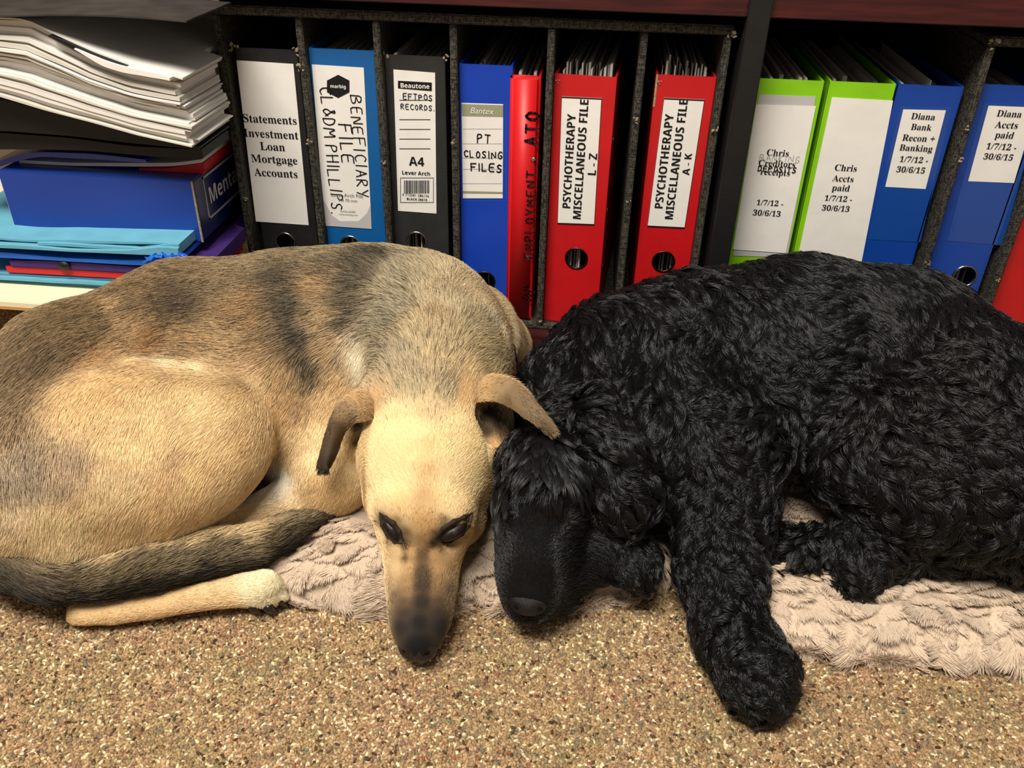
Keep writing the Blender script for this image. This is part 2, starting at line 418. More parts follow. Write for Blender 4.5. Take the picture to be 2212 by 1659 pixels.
    def put(s, geo, cx, cy, size, m, parent, rot=0, by='w', lift=.0012, name='lettering', sh=0.0):
        """geo centred on pixel (cx, cy), `size` pixels wide along the text"""
        V, Fc = geo; V = V.copy()
        lo, hi = V.min(0), V.max(0); V -= (lo+hi)/2
        ext = (hi-lo)[0] if by == 'w' else (hi-lo)[1]
        u0, v0 = s.loc(cx, cy)
        if rot in (90, -90): u1, v1 = s.loc(cx, cy+(size if by == 'w' else size))
        else: u1, v1 = s.loc(cx+size, cy)
        if by == 'h': u1, v1 = s.loc(cx, cy+size)
        V *= (math.hypot(u1-u0, v1-v0)/ext)
        c, sn = math.cos(R(rot)), math.sin(R(rot))
        P = [s.M @ Vector((u0+x*c-y*sn, -lift, v0+x*sn+y*c)) for x, y in V]
        return from_np(name, P, Fc, m, parent)

def joined(f, items, m, parent, name='lettering', lift=.0012):
    """several texts of one look on one label, one flat print"""
    AV = []; AF = []
    for geo, cx, cy, size, rot in items:
        o = f.put(geo, cx, cy, size, None, None, rot, lift=lift)
        k = len(AV); AV += [v.co.copy() for v in o.data.vertices]; AF += [tuple(i+k for i in p.vertices) for p in o.data.polygons]
        me = o.data; bpy.data.objects.remove(o); bpy.data.meshes.remove(me)
    return from_np(name, AV, AF, m, parent, kind='stuff')

T = text_geo; HW = hand_geo
# 1 black file, long white label
f = File((508, 103), (642, 108), M_BLACKCLOTH, 'black lever arch file with a white label reading Statements Investment Loan Mortgage Accounts', hole=(617, 523, .0125), npap=18, papercol=M_CHAR)
lb = f.quad('spine_label', [(511, 130), (634, 138), (667, 486), (553, 478)], M_PAPER, label='long plain white label')
joined(f, [(T('Statements'), 583, 257, 115, 0), (T('Investment'), 586, 289, 117, 0), (T('Loan'), 589, 316, 53, 0), (T('Mortgage'), 593, 346, 99, 0), (T('Accounts'), 596, 373, 93, 0)], M_INK, lb)
p = f.M @ Vector((0, 0, f.H))
for q, z_, sd in ((p+Vector((0, -.001, 0)), .006, 3), (p+Vector((f.W, -.001, -.001)), .004, 5)):
    bm = bmesh.new(); worn(bm, q, z_, sd); from_bm('frayed_corner', bm, M_WORN, f.root, label='frayed pale corner')
# 2 cerulean file
f = File((666, 104), (808, 110), M_BLUE1, 'cerulean blue lever arch file with a grey and white label handwritten Beneficiary File', hole=(757, 530, .0125))
lb = f.quad('spine_label', [(674, 139), (786, 146), (803, 494), (702, 487)], M_PAPER, label='white label with a black hexagon and a grey foot')
u = [f.loc(731+28*math.sin(k*math.pi/3), 186+25*math.cos(k*math.pi/3)) for k in range(6)]
P = [f.M @ Vector((a, -.0011, b)) for a, b in u]; from_np('hexagon_logo', P, [(0, 1, 2, 3, 4, 5)], M_INK, lb)
f.put(T('marbig', 'sans'), 731, 187, 33, M_PAPER, lb, lift=.0015)
joined(f, [(HW('BENEFICIARY', seed=2, pen=.09), 777, 318, 205, -90), (HW('FILE', seed=3, pen=.09), 749, 310, 82, -90), (HW('CL&DM PHILLIPS.', seed=4, gap=.2, pen=.09), 718, 330, 250, -90)], M_INK, lb)
joined(f, [(T('Lever Arch File', ''), 750, 421, 68, 0), (T('A4 70 mm', ''), 752, 432, 40, 0), (T('Ref.No.65000', ''), 752, 456, 32, 0), (T('www.marbig.com', ''), 753, 463, 40, 0)], M_GREYINK, lb, lift=.0013)
q = [(700, 432), (718, 465), (735, 477), (775, 477), (793, 460), (801, 440), (803, 494), (702, 487)]
P = [f.M @ Vector((a, -.0009, b)) for a, b in [f.loc(*z) for z in q]]; from_np('grey_foot', P, [(0, 1, 2, 7), (2, 3, 6, 7), (3, 4, 5, 6)], M_PALEGREY, lb)
# 3 charcoal file
f = File((827, 117), (961, 124), M_CHAR, 'charcoal lever arch file labelled EFTPOS Records above a barcode', hole=(900, 521, .0122), npap=12)
lb = f.quad('spine_label', [(850, 150), (940, 157), (943, 461), (860, 455)], M_PAPER, label='white label with a barcode')
f.quad('black_band', [(860, 174), (933, 178), (933, 196), (860, 190)], M_INK, .0011, lb)
f.put(T('Beautone', 'sans'), 897, 185, 62, M_PAPER, lb, lift=.0016)
joined(f, [(HW('EFTPOS', seed=5, pen=.15), 902, 209, 64, 0), (HW('RECORDS.', seed=6, pen=.15), 902, 231, 74, 0)], M_BLUEINK, lb)
joined(f, [(T('A4', 'sans'), 900, 348, 33, 0), (T('Lever Arch', 'sans'), 899, 373, 60, 0), (T('4 710581 286156', ''), 898, 421, 58, 0), (T('BLACK 28615', 'sans'), 901, 430, 44, 0)], M_INK, lb)
bm = bmesh.new(); rd = random.Random(4)
def strip(f, bm, x0, y0, x1, y1, lift=.0011):
    L = [f.loc(*p) for p in ((x0, y1), (x1, y1), (x1, y0), (x0, y0))]
    bm.faces.new([bm.verts.new(f.M @ Vector((u, -lift, v))) for u, v in L])
for y in (215, 257, 278, 299, 320): strip(f, bm, 863, y, 930, y+1.3)
x = 873
while x < 928:
    w = rd.choice([1, 1, 1.6, 2.4]); strip(f, bm, x, 389, min(x+w, 929), 417); x += w+rd.choice([1, 1, 1.7])
for a in ((865, 383, 937, 384), (865, 436, 937, 437), (865, 384, 866, 436), (936, 384, 937, 436)): strip(f, bm, *a)
from_bm('barcode_and_lines', bm, M_INK, lb, kind='stuff')
p = f.M @ Vector((0, -.0005, f.H))
for q, z_, sd in ((p, .004, 13), (p+Vector((f.W, 0, -.001)), .004, 15)):
    bm = bmesh.new(); worn(bm, q, z_, sd); from_bm('frayed_corner', bm, M_WORN, f.root, label='frayed pale corner')
# 4 royal blue file
f = File((979, 138), (1108, 142), M_BLUE2, 'royal blue lever arch file with a small label handwritten PT Closing Files', hole=(1047, 607, .0128), holemat=M_DARKRING, npap=12)
lb = f.quad('spine_label', [(997, 222), (1087, 225), (1086, 428), (1000, 428)], M_PAPER, label='small white label with olive bands')
f.quad('olive_band', [(997, 224), (1087, 227), (1087, 252), (998, 250)], M_OLIVE, .0009, lb)
f.quad('olive_band', [(1000, 412), (1086, 414), (1086, 418), (1000, 417)], M_OLIVE, .0009, lb)
f.put(T('Bantex', '', .3), 1042, 239, 52, M_PAPER, lb, lift=.0014)
joined(f, [(HW('PT', seed=7, pen=.13), 1045, 299, 30, 0), (HW('CLOSING', seed=8, pen=.16), 1044, 333, 84, 0), (HW('FILES', seed=9, pen=.16), 1050, 361, 68, 0)], M_INK, lb)
bm = bmesh.new()
for y in (277, 309, 340, 364, 395): strip(f, bm, 1000, y, 1085, y+.9)
from_bm('ruled_line', bm, M_PALEGREY, lb, kind='stuff')
bm = bmesh.new()
for y in range(222, 430, 4): strip(f, bm, 1093, y, 1094.5, y+2, .0007)
for x in range(1000, 1090, 4): strip(f, bm, x, 433, x+2, 434, .0007)
from_bm('embossed_dots', bm, mat('pale_blue_dot', (60, 110, 200), .4), f.root, kind='stuff')
# 6, 7 red files
for (tl, tr, yaw, h, t3, pk, lq, xs3, lab) in [
    ((1193, 158), (1333, 166), -4.5, (1245, 558, .0135), 'L - Z', 21, [(1213, 208), (1300, 212), (1284, 486), (1204, 483)], (1229, 1254, 1280), 'red lever arch file labelled Psychotherapy Miscellaneous File L - Z'),
    ((1418, 161), (1560, 168), 0, (1433, 565, .0133), 'A - K', 22, [(1434, 211), (1522, 215), (1479, 493), (1398, 489)], (1434, 1460, 1484), 'red lever arch file labelled Psychotherapy Miscellaneous File A - K')]:
    f = File(tl, tr, M_RED, lab, yaw=yaw, hole=h, holemat=M_DARKRING, npap=16, phi=1.035)
    lb = f.quad('spine_label', lq, M_PAPER, label='white label with a thin black border')
    dx = -1 if yaw else -4
    k = xs3
    joined(f, [(T('PSYCHOTHERAPY', 'sans'), k[0], 350, 192, 90), (T('MISCELLANEOUS FILE', 'sans'), k[1], 348, 240, 90), (T(t3, 'sans'), k[2], 354, 46, 90)], M_INK, lb)
    bm = bmesh.new(); Lq = [f.loc(*p) for p in lq]
    for i in range(4):
        a = Vector(Lq[i]); b = Vector(Lq[(i+1) % 4]); c = sum((Vector(q) for q in Lq), Vector((0, 0)))/4
        ai = a+(c-a)*.02; bi = b+(c-b)*.02
        bm.faces.new([bm.verts.new(f.M @ Vector((q.x, -.0009, q.y))) for q in (a, b, bi, ai)])
    from_bm('label_border', bm, M_INK, lb)
    bm = bmesh.new(); p = f.M @ Vector((.004, -.0006, f.H-.008)); worn(bm, p, .0022, 23)
    if yaw == 0: bm_box(bm, -.0002, .002, -.0006, .001, f.H-.035, f.H, f.M)
    from_bm('scuff', bm, M_WORN, f.root, label='pale scuff near the top corner')
    # riveted inside of the cover that shows
    if yaw:
        bm = bmesh.new()
        for z in (f.H-.075, f.H-.165, f.H-.24):
            bmesh.ops.create_uvsphere(bm, u_segments=8, v_segments=5, radius=.003, matrix=f.M @ Matrix.Translation((f.W+.0003, .02, z)) @ Matrix.Diagonal((.3, 1, 2 if z < f.H-.1 else 1, 1)))
        from_bm('rivet', bm, M_CHROME, f.root, smooth=True, kind='stuff')
# 5 slim red ring binder (rounded spine)
tl = onY(1103, 162, YS); tr = onY(1169, 166, YS); bl = onY(1130, 699, YS)
slim = File((1103, 162), (1169, 166), M_RED2, 'slim glossy red ring binder with black handwriting along its spine', kind='ring_binder', depth=.27, npap=5, papercol=M_PAPER, phi=1.0)
bm = bm_box(bmesh.new(), .0, slim.W, -.0045, .004, -.0008, slim.H+.001, slim.M, .0040); from_bm('rounded_spine', bm, M_RED2, slim.root, smooth=True)
joined(slim, [(HW('OP', seed=12, pen=.15, gap=.35), 1143, 630, 34, 90), (HW('EMPLOYMENT.', seed=13, pen=.15, gap=.4), 1146, 458, 190, 90), (HW('ATO', seed=14, pen=.16, gap=.35), 1150, 275, 72, 90)], mat('dark_red_ink', (34, 3, 8), .6), slim.root, lift=.0056)
for (x, y) in ((1142, 553), (1153, 343)):
    u, v = slim.loc(x, y); bm = bmesh.new()
    bmesh.ops.create_uvsphere(bm, u_segments=12, v_segments=6, radius=.0032, matrix=slim.M @ Matrix.Translation((u, -.0047, v)) @ Matrix.Diagonal((1, .3, 1, 1)))
    from_bm('rivet', bm, M_CHROME, slim.root, smooth=True, label='small metal rivet')
# green files
f = File((1631, 170), (1781, 175), M_GREEN, 'lime green lever arch file beside the black upright, label with Deposits handwritten over print', npap=10, zbot=.0888)
lb = f.quad('spine_label', [(1640, 204), (1762, 208), (1700, 556), (1583, 552)], M_PALEGREY, label='grey-edged label underneath')
lb = f.quad('spine_label', [(1633, 225), (1762, 229), (1697, 546), (1583, 538)], M_PAPER, .0013, label='white sheet taped over the label')
joined(f, [(T('Chris'), 1680, 329, 48, 0), (T('Creditors'), 1678, 352, 80, 0), (T('receipts'), 1674, 373, 64, 0), (T('1/7/12 -'), 1663, 437, 58, 0), (T('30/6/13'), 1656, 459, 60, 0)], M_INK, lb, lift=.0019)
f.put(HW('BANKING', seed=15, pen=.05), 1683, 341, 88, M_GREYINK, lb, lift=.0021)
f.put(HW('DEPOSITS', seed=16, pen=.17), 1678, 364, 84, M_INK, lb, lift=.0022)
f = File((1793, 176), (1936, 182), M_GREEN, 'lime green lever arch file labelled Chris Accts paid', npap=8, zbot=.0888)
lb = f.quad('spine_label', [(1797, 210), (1929, 217), (1860, 570), (1722, 560)], M_PAPER, label='long white label')
joined(f, [(T('Chris'), 1827, 362, 48, 0), (T('Accts'), 1821, 385, 46, 0), (T('paid'), 1816, 407, 38, 0), (T('1/7/12 -'), 1811, 428, 60, 0), (T('30/6/13'), 1805, 449, 60, 0)], M_INK, lb)
# blue files
f = File((1941, 182), (2083, 188), M_BLUE3, 'cobalt blue lever arch file labelled Diana Bank Recon + Banking', zbot=.0888, npap=16, papercol=M_PAPER)
lb = f.quad('spine_label', [(1951, 236), (2043, 238), (1999, 408), (1912, 403)], M_PAPER, label='small white label')
joined(f, [(T('Diana'), 1994, 251, 52, 0), (T('Bank'), 1990, 274, 45, 0), (T('Recon +'), 1984, 298, 71, 0), (T('Banking'), 1978, 321, 72, 0), (T('1/7/12 -'), 1974, 344, 62, 0), (T('30/6/15'), 1967, 366, 62, 0)], M_INK, lb)
M_SLEEVE = mat('clear_sleeve', (24, 70, 150), .12, .6)
f.quad('label_sleeve', [(1945, 230), (2055, 232), (1988, 523), (1874, 517)], M_SLEEVE, .0004, label='glossy clear label sleeve')
f = File((2124, 182), (2265, 188), M_BLUE3, 'cobalt blue lever arch file in the end sorter labelled Diana Accts paid', hole=(2083, 597, .0135), npap=10)
lb = f.quad('spine_label', [(2135, 228), (2238, 232), (2190, 395), (2091, 391)], M_PAPER, label='small white label')
joined(f, [(T('Diana'), 2180, 245, 54, 0), (T('Accts'), 2174, 269, 50, 0), (T('paid'), 2169, 293, 40, 0), (T('1/7/12 -'), 2163, 316, 66, 0), (T('30/6/15'), 2156, 338, 64, 0)], M_INK, lb)
f.quad('label_sleeve', [(2125, 222), (2250, 226), (2165, 530), (2045, 520)], M_SLEEVE, .0004, label='glossy clear label sleeve')
f = File((2309, 192), (2440, 196), M_RED, 'red lever arch file at the far end of the sorter, mostly out of sight', npap=8)
# papers lying on the upper shelf
for i, w_ in enumerate(('lower sheaf lying directly on the board', 'upper sheaf lying on another')):
    rd = random.Random(i); z = .5062+i*.0052
    bm = bmesh.new()
    for k in range(2): bm_box(bm, .205+i*.006+rd.uniform(-.004, .004), .62, .975+rd.uniform(-.004, .006), 1.2, z+k*.0024, z+k*.0024+.0024)
    from_bm('paper_bundle', bm, M_PAPER, kind='thing', label='white papers on the upper shelf, '+w_, cat='papers', group='papers on the upper shelf')
# ------------------------------------------------------------ the pile on the low table
def resample(pts, xs):
    a = np.array(pts, float); return np.interp(xs, a[:, 0], a[:, 1])
def smooth1(v, it):
    v = v.copy()
    for _ in range(it): v[1:-1] = .25*v[:-2]+.5*v[1:-1]+.25*v[2:]
    return v
def slab(name, top, bot, Yf, Yb, m, n=26, sm=2, parent=None, wav=0.0, seed=0, backlift=0.0, flip=0.0, corner=0.0, Yc=None, grid=None, **k):
    """a limp sheet or folder whose front edge follows two curves (front view), running back from Yf to Yb"""
    rd = np.random.default_rng(seed)
    x0, x1 = max(top[0][0], bot[0][0]), max(top[-1][0], bot[-1][0])
    xs = np.linspace(x0, x1, n)
    if grid is not None: xs = np.append(grid[grid < x1-3], x1); n = len(xs)
    ty = smooth1(resample(top, xs), sm); by = smooth1(resample(bot, xs), sm)
    w = smooth1(rd.uniform(-1, 1, n), 2)*wav
    Yc = Yc or Yf
    T = [onY(x, y+ww, Yc) for x, y, ww in zip(xs, ty, w)]; B = [onY(x, max(y+ww*.7, t+ww+(1.2 if wav else .2)), Yc) for x, y, t, ww in zip(xs, by, ty, w)]
    bm = bmesh.new(); YR = [Yf+(.970-Yf)*k/3 for k in range(4)]+[.978, .978+(Yb-.978)*.5, Yb]; ny = len(YR); G = []
    for j in range(ny):
        y = YR[j]; f = (y-Yf)/(Yb-Yf); row = []
        for i, (p, q) in enumerate(zip(T, B)):
            xf = i/(n-1); cut = 0
            dx = corner*(1-min(1, f*ny/1.5))*(1 if i == n-1 else 0)
            dz = backlift*f+flip*max(0, xf-.8)*(1-f)*.2
            px_, qx_ = p.x-dx, p.x-dx
            if y > .974: px_ = min(px_, -.4475-(n-1-i)*1e-5)
            row.append((bm.verts.new((px_, y, p.z+dz)), bm.verts.new((px_, y, q.z+dz))))
        G.append(row)
    for j in range(ny-1):
        for i in range(n-1):
            a, b, c, d = G[j][i], G[j][i+1], G[j+1][i+1], G[j+1][i]
            bm.faces.new((a[0], b[0], c[0], d[0])); bm.faces.new((d[1], c[1], b[1], a[1]))
    for i in range(n-1):
        for r, s in ((G[0], 1), (G[-1], -1)):
            f = (r[i][0], r[i][1], r[i+1][1], r[i+1][0]); bm.faces.new(f[::s])
    for j in range(ny-1):
        for i, s in ((0, -1), (n-1, 1)):
            f = (G[j][i][0], G[j][i][1], G[j+1][i][1], G[j+1][i][0]); bm.faces.new(f[::s])
    return from_bm(name, bm, m, parent, smooth=False, **k)

M_TEAL = mat('teal_card', (104, 172, 196), .8, .2, noise=.12, nscale=30, bump=.2, bscale=80)
M_BLKF = mat('black_plastic_folder', (20, 19, 20), .5, .4, noise=.2, nscale=60, bump=.2, bscale=100)
M_COVER = mat('worn_black_cover', (58, 54, 52), .55, .5, dark=(34, 32, 32), nscale=24, bump=.2, bscale=200)
M_BOXB = mat('blue_printed_carton', (26, 62, 150), .35, .5, noise=.1, nscale=14, bump=.08, bscale=200)
M_BOXN = mat('navy_printed_carton', (22, 34, 92), .3, .5)
M_BPLAST = mat('blue_translucent_plastic', (34, 62, 170), .25, .6)
M_PURPLE = mat('purple_elastic_wallet', (66, 40, 110), .6, .3, noise=.15, bump=.3, bscale=600)
M_BRIGHTB = mat('bright_blue_envelope', (24, 104, 214), .4, .5, noise=.15, nscale=40, bump=.3, bscale=90)
M_REDC = mat('red_card', (205, 34, 38), .5, .4, noise=.08)
M_CREAM = mat('cream_board', (240, 228, 196), .5, .4, noise=.04, nscale=9)
M_TANEDGE = mat('raw_board_edge', (196, 150, 92), .7, .2)
M_GREENPL = mat('pale_green_sleeve', (150, 176, 130), .3, .5, noise=.1)
YP = .87
zt = onY(0, 650, .825).z
table = empty('low_table', (-.68, .95, 0), label='low table with a cream top and black base under the pile of folders', cat='table')
box('table_top', -1.1, -.515, .825, 1.25, zt-.010, zt, M_CREAM, table, .001)
box('top_edge', -1.1, -.515, .8245, .8252, zt-.0105, zt-.0065, M_TANEDGE, table, label='raw tan edge strip')
bm = bmesh.new()
lx = onY(25, 664, .86).x; lx2 = onY(50, 716, .86).x
vs = [bm.verts.new(p) for p in [(lx2+.012, .86, 0), (-.56, .86, 0), (-.56, 1.2, 0), (lx2+.012, 1.2, 0), (lx, .86, zt-.0102), (-.53, .86, zt-.0102), (-.53, 1.2, zt-.0102), (lx, 1.2, zt-.0102)]]
for q in [(0,3,2,1),(4,5,6,7),(0,1,5,4),(1,2,6,5),(2,3,7,6),(3,0,4,7)]: bm.faces.new([vs[i] for i in q])
bmesh.ops.bevel(bm, geom=bm.edges[:], offset=.002, segments=2, affect='EDGES')
from_bm('base', bm, M_BLKF, table)

# teal folders at the bottom, each a thing of its own
def zy(px, z, Y):      # picture row of height z at depth Y, for laying the next folder on the last
    lo, hi = -200, 1200
    for _ in range(40):
        m_ = (lo+hi)/2
        if onY(px, m_, Y).z > z: lo = m_
        else: hi = m_
    return (lo+hi)/2
base_row = zy(100, zt+.0004, YP)
s = .054
def row(x, y0): return y0+(x-100)*s
def flat(name, x0, x1, y, th, m, Yf, Yb, lab, cat, seed=0, wav=1.2, **k):
    t = [(x0, row(x0, y-th)), ((x0+x1)/2, row((x0+x1)/2, y-th)), (x1, row(x1, y-th))]
    b = [(x0, row(x0, y)), (x1, row(x1, y))]
    return slab(name, t, b, Yf, Yb, m, seed=seed, wav=wav, label=lab, cat=cat, **k)
y = base_row
flat('card_folder', -160, 300, y, 5.5, M_TEAL, YP+.004, 1.12, 'teal card folder lowest in the pile, lying on the cream table top', 'folder', 1, group='teal card folders'); y -= 6.5
flat('card_folder', -160, 262, y, 5.5, M_TEAL, YP-.004, 1.12, 'teal card folder second from the table top, its corner turned under', 'folder', 2, group='teal card folders'); y -= 6.8
flat('card_folder', -160, 285, y, 4, M_TEAL, YP+.006, 1.12, 'thin teal card folder third up from the table top', 'folder', 3, group='teal card folders'); y -= 5
flat('card_folder', -150, 280, y, 4, M_TEAL, YP+.002, 1.12, 'thin teal card folder lying directly under the red folder', 'folder', 4, group='teal card folders'); y -= 5.5
red_y = y
flat('card_folder', 12, 455, y, 12.5, M_REDC, YP, 1.14, 'glossy red folder between the purple wallet and the teal folders', 'folder', 5, wav=.3); y -= 13.5
slab('document_wallet', [(20, row(20, y-12)), (120, row(120, y-16)), (300, row(300, y-13)), (420, row(420, y-20)), (458, row(458, y-34))], [(20, row(20, y)), (300, row(300, y)), (420, row(420, y-2)), (458, row(458, y-6))], YP-.002, 1.16, M_PURPLE, seed=6, label='purple fabric wallet with a black elastic, under the bright blue envelope', cat='folder')
w_obj = bpy.data.objects['document_wallet']
p = onY(138, row(138, y-8), YP-.004)
bm = bmesh.new(); bmesh.ops.create_uvsphere(bm, u_segments=12, v_segments=8, radius=1, matrix=Matrix.Translation(p) @ Matrix.Diagonal((.008, .004, .006, 1)))
bm_box(bm, p.x-.003, p.x+.003, YP-.0035, 1.1, p.z+.0055, p.z+.0072)
from_bm('elastic_knot', bm, M_BLKF, w_obj, smooth=True, kind='stuff', label='black elastic cord and knot'); y -= 17
slab('envelope_and_gap', [(-150, row(-150, y-12)), (0, row(0, y-12)), (120, row(120, y-6)), (250, row(250, y-8)), (350, row(350, y-14)), (392, row(392, y-22))], [(-150, row(-150, y)), (0, row(0, y)), (180, row(180, y)), (330, row(330, y)), (392, row(392, y-14))], YP-.006, 1.12, M_BRIGHTB, seed=8, wav=1.5, label='bright blue crumpled envelope between the purple wallet and upper teal folders', cat='envelope')
e_obj = bpy.data.objects['envelope_and_gap']
bm = bmesh.new(); rd = random.Random(5)
for i in range(34):
    px = 318+i*2.5; q = onY(px+rd.uniform(-4, 4), row(px, y-12-(px-322)*.10)+rd.uniform(-8, 5), YP-.008-rd.uniform(0, .006))
    bmesh.ops.create_icosphere(bm, subdivisions=1, radius=1, matrix=Matrix.Translation(q) @ Matrix.Rotation(rd.uniform(0, 3), 4, 'Y') @ Matrix.Rotation(rd.uniform(0, 3), 4, 'X') @ Matrix.Diagonal((rd.uniform(.003, .009), .0015, rd.uniform(.002, .005), 1)))
from_bm('torn_edge', bm, M_BRIGHTB, e_obj, kind='stuff', label='torn and crumpled blue edge'); y -= 13
y -= 2
slab('card_folder', [(-150, row(-150, y-12)), (60, row(60, y-13)), (150, row(150, y-10)), (300, row(300, y-16)), (335, row(335, y-30)), (375, row(375, y-26)), (384, row(384, y-26))], [(-150, row(-150, y-7)), (100, row(100, y-6)), (300, row(300, y-8)), (384, row(384, y-12))], YP-.012, 1.12, M_TEAL, seed=9, wav=1, label='teal card folder with crumpled corner, just above the bright blue envelope', cat='folder', group='teal card folders')
slab('card_folder', [(80, row(80, y-22)), (150, row(150, y-23)), (290, row(290, y-22)), (325, row(325, y-18)), (350, row(350, y-34)), (386, row(386, y-34))], [(80, row(80, y-17)), (290, row(290, y-17)), (386, row(386, y-26))], YP-.008, 1.12, M_TEAL, seed=10, wav=.8, label='teal card folder with a kinked edge, second below the blue carton', cat='folder', group='teal card folders')
slab('card_folder', [(-150, row(-150, y-32)), (60, row(60, y-26)), (120, row(120, y-30)), (240, row(240, y-34)), (388, row(388, y-37))], [(-150, row(-150, y-28)), (60, row(60, y-22)), (388, row(388, y-34))], YP-.004, 1.12, M_TEAL, seed=11, wav=1.2, label='teal card folder lying directly under the blue carton', cat='folder', group='teal card folders')

# blue carton
YB = .905
tl, tr = onY(0, 366, YB), onY(413, 395, YB); bl, br = onY(34, 500, YB), onY(438, 524, YB)
x0, x1 = bl.x, br.x; zb, zt2 = br.z+.0005, (tl.z+tr.z)/2
carton = empty('carton', (x0, YB, zb), label='blue cardboard carton lying on its side with a navy printed end', cat='box')
box('carton_body', x0, x1, YB, 1.17, zb, zt2, M_BOXB, carton, .0012)
box('printed_end', x1-.0002, x1+.0006, YB+.004, 1.168, zb+.002, zt2-.002, M_BOXN, carton, label='navy end panel with white lettering')
box('open_end', x0-.0008, x0+.0002, YB+.002, 1.168, zb+.002, zt2-.002, M_PAPER, carton, label='white unprinted open end')
bm = bmesh.new()
for z0, z1 in ((zb, zt2),): bm_box(bm, x1-.0012, x1+.0012, YB-.0006, YB+.0016, zb, zt2, None, .0004)
from_bm('worn_edge', bm, M_WORN, carton, label='worn pale edge of the card')
V, Fc = text_geo('Mental He', 'sans'); V = V-V.min(0); V *= .021/V[:, 1].max()
pts = [Vector((x1+.0012, YB+.036+a*1.0, zb+.034+b)) for a, b in V]
from_np('lettering', pts, Fc, M_PAPER, carton, kind='stuff')
bm = bmesh.new()
for y0, y1, z0, z1 in ((YB+.026, YB+.0285, zb+.018, zb+.070), (YB+.026, 1.16, zb+.018, zb+.0205), (YB+.026, 1.16, zb+.0675, zb+.070)):
    bm_box(bm, x1+.0006, x1+.0011, y0, y1, z0, z1)
from_bm('lettering_frame', bm, M_PALEGREY, carton, kind='stuff')

# thin folders on the carton
ct = lambda x: 366+(x-0)*.0705
slab('card_folder', [(300, 364), (360, 364), (440, 352)], [(300, ct(300)+3), (425, ct(425)-2), (440, 366)], YB-.001+.03, 1.16, M_REDC, label='red card folder lying on the blue carton, edge showing at the corner', cat='folder', backlift=.004)
slab('paper_sheet', [(40, 345), (150, 352), (312, 352), (380, 352), (436, 344)], [(40, 352), (150, 358), (312, 360), (380, 359), (436, 351)], YB+.028, 1.16, M_PAPER, label='white papers and teal card edge lying on the blue carton', cat='papers')
slab('plastic_folder', [(-60, 372), (-20, 356), (20, 338), (80, 328), (200, 332), (315, 345)], [(-60, 382), (-20, 366), (30, 348), (80, 338), (200, 344), (315, 352)], YB+.012, 1.14, M_BPLAST, label='curved blue plastic folder draped over the carton top', cat='folder')
slab('plastic_folder', [(-150, 284), (0, 286), (150, 298), (300, 318), (436, 322)], [(-150, 322), (0, 322), (80, 322), (200, 326), (320, 338), (400, 343), (436, 341)], YB-.010, 1.18, M_BLKF, label='black plastic folder lying directly on the blue folder and carton', cat='folder', wav=1)
slab('plastic_folder', [(-150, 190), (0, 212), (100, 240), (200, 266), (300, 294), (430, 318)], [(-150, 278), (0, 282), (150, 294), (300, 312), (430, 322)], YB-.02, 1.18, M_BLKF, label='thick black plastic folder wedged under the pile of white papers', cat='folder', wav=1)

# the sagging white papers: bundles, each a thing
ORD = 'topmost,second,third,fourth,fifth,sixth,seventh,eighth,ninth,tenth,eleventh,twelfth,thirteenth,fourteenth,fifteenth,sixteenth,seventeenth,eighteenth,nineteenth,twentieth,twenty-first,twenty-second,twenty-third,twenty-fourth,twenty-fifth,twenty-sixth,twenty-seventh'.split(',')
topc = [(-150, 46), (0, 44), (60, 46), (130, 82), (200, 120), (280, 150), (350, 163), (400, 172)]
botc = [(-150, 186), (0, 206), (100, 236), (200, 262), (300, 290), (400, 312), (430, 319)]
NL = 27; rdl = random.Random(21)
ths = [rdl.choice([1, 1, 1.4, 2, .6]) for _ in range(NL)]; tot = sum(ths); acc = 0
def _noise(q):
    r = np.random.default_rng(400+q); k = r.uniform(.008, .05, 4); p = r.uniform(0, 6.28, 4); a_ = .42 if 0 < q < NL else 0
    return lambda x: a_*sum(np.sin(x*kk+pp) for kk, pp in zip(k, p))
GRID = np.linspace(-150, 440, 40)
NZ = [_noise(q) for q in range(NL+1)]
MG = [M_PAPER, M_PAPER, M_PAPER2, M_PAPER]
for i in range(NL):
    f0, f1 = acc/tot, (acc+ths[i]*.86)/tot; acc += ths[i]
    xe = 390+38*f1+rdl.uniform(-20, 6)
    xs_ = np.append(GRID[GRID < xe-3], xe)
    t_ = resample(topc, xs_); b_ = resample(botc, xs_); nz = lambda q: NZ[q](xs_)
    T_ = list(zip(xs_, t_+(b_-t_)*f0+nz(i))); B_ = list(zip(xs_, t_+(b_-t_)*(acc/tot)+nz(i+1)-.45))
    greenish = i == 15
    slab('paper_bundle', T_, B_, YP+.002+rdl.uniform(-.009, .009), 1.15+rdl.uniform(-.02, .02), M_GREENPL if greenish else rdl.choice(MG), seed=i, wav=0, sm=0, Yc=YP, grid=GRID,
         label='pale green plastic sleeve in the pile of sagging white papers' if greenish else 'sagging white papers, %s bundle down from the top of the pile' % ORD[i],
         cat='papers', group=None if greenish else 'sagging white papers in the pile')
slab('paper_sheet', [(-150, 36), (0, 38), (60, 40), (105, 66), (150, 85), (200, 108), (280, 139), (350, 155), (394, 168)], [(-150, 39), (0, 41), (60, 43), (105, 70), (150, 89), (200, 112), (280, 143), (350, 159), (394, 172)], YP-.004, 1.14, M_PAPER, seed=77, wav=1, sm=1, label='large white sheet on top of the sagging papers, shaded by the dark cover', cat='papers')
slab('envelope_and_gap', [(104, 76), (150, 94), (200, 116), (240, 131), (284, 147)], [(104, 78), (150, 103), (200, 128), (250, 145), (284, 150)], YP-.009, 1.0, M_BLKF, seed=3, label='dark strip standing in for the shaded gap just under the top white sheets', cat='envelope')  # no envelope: black slab added as the shade in the gap between sheets
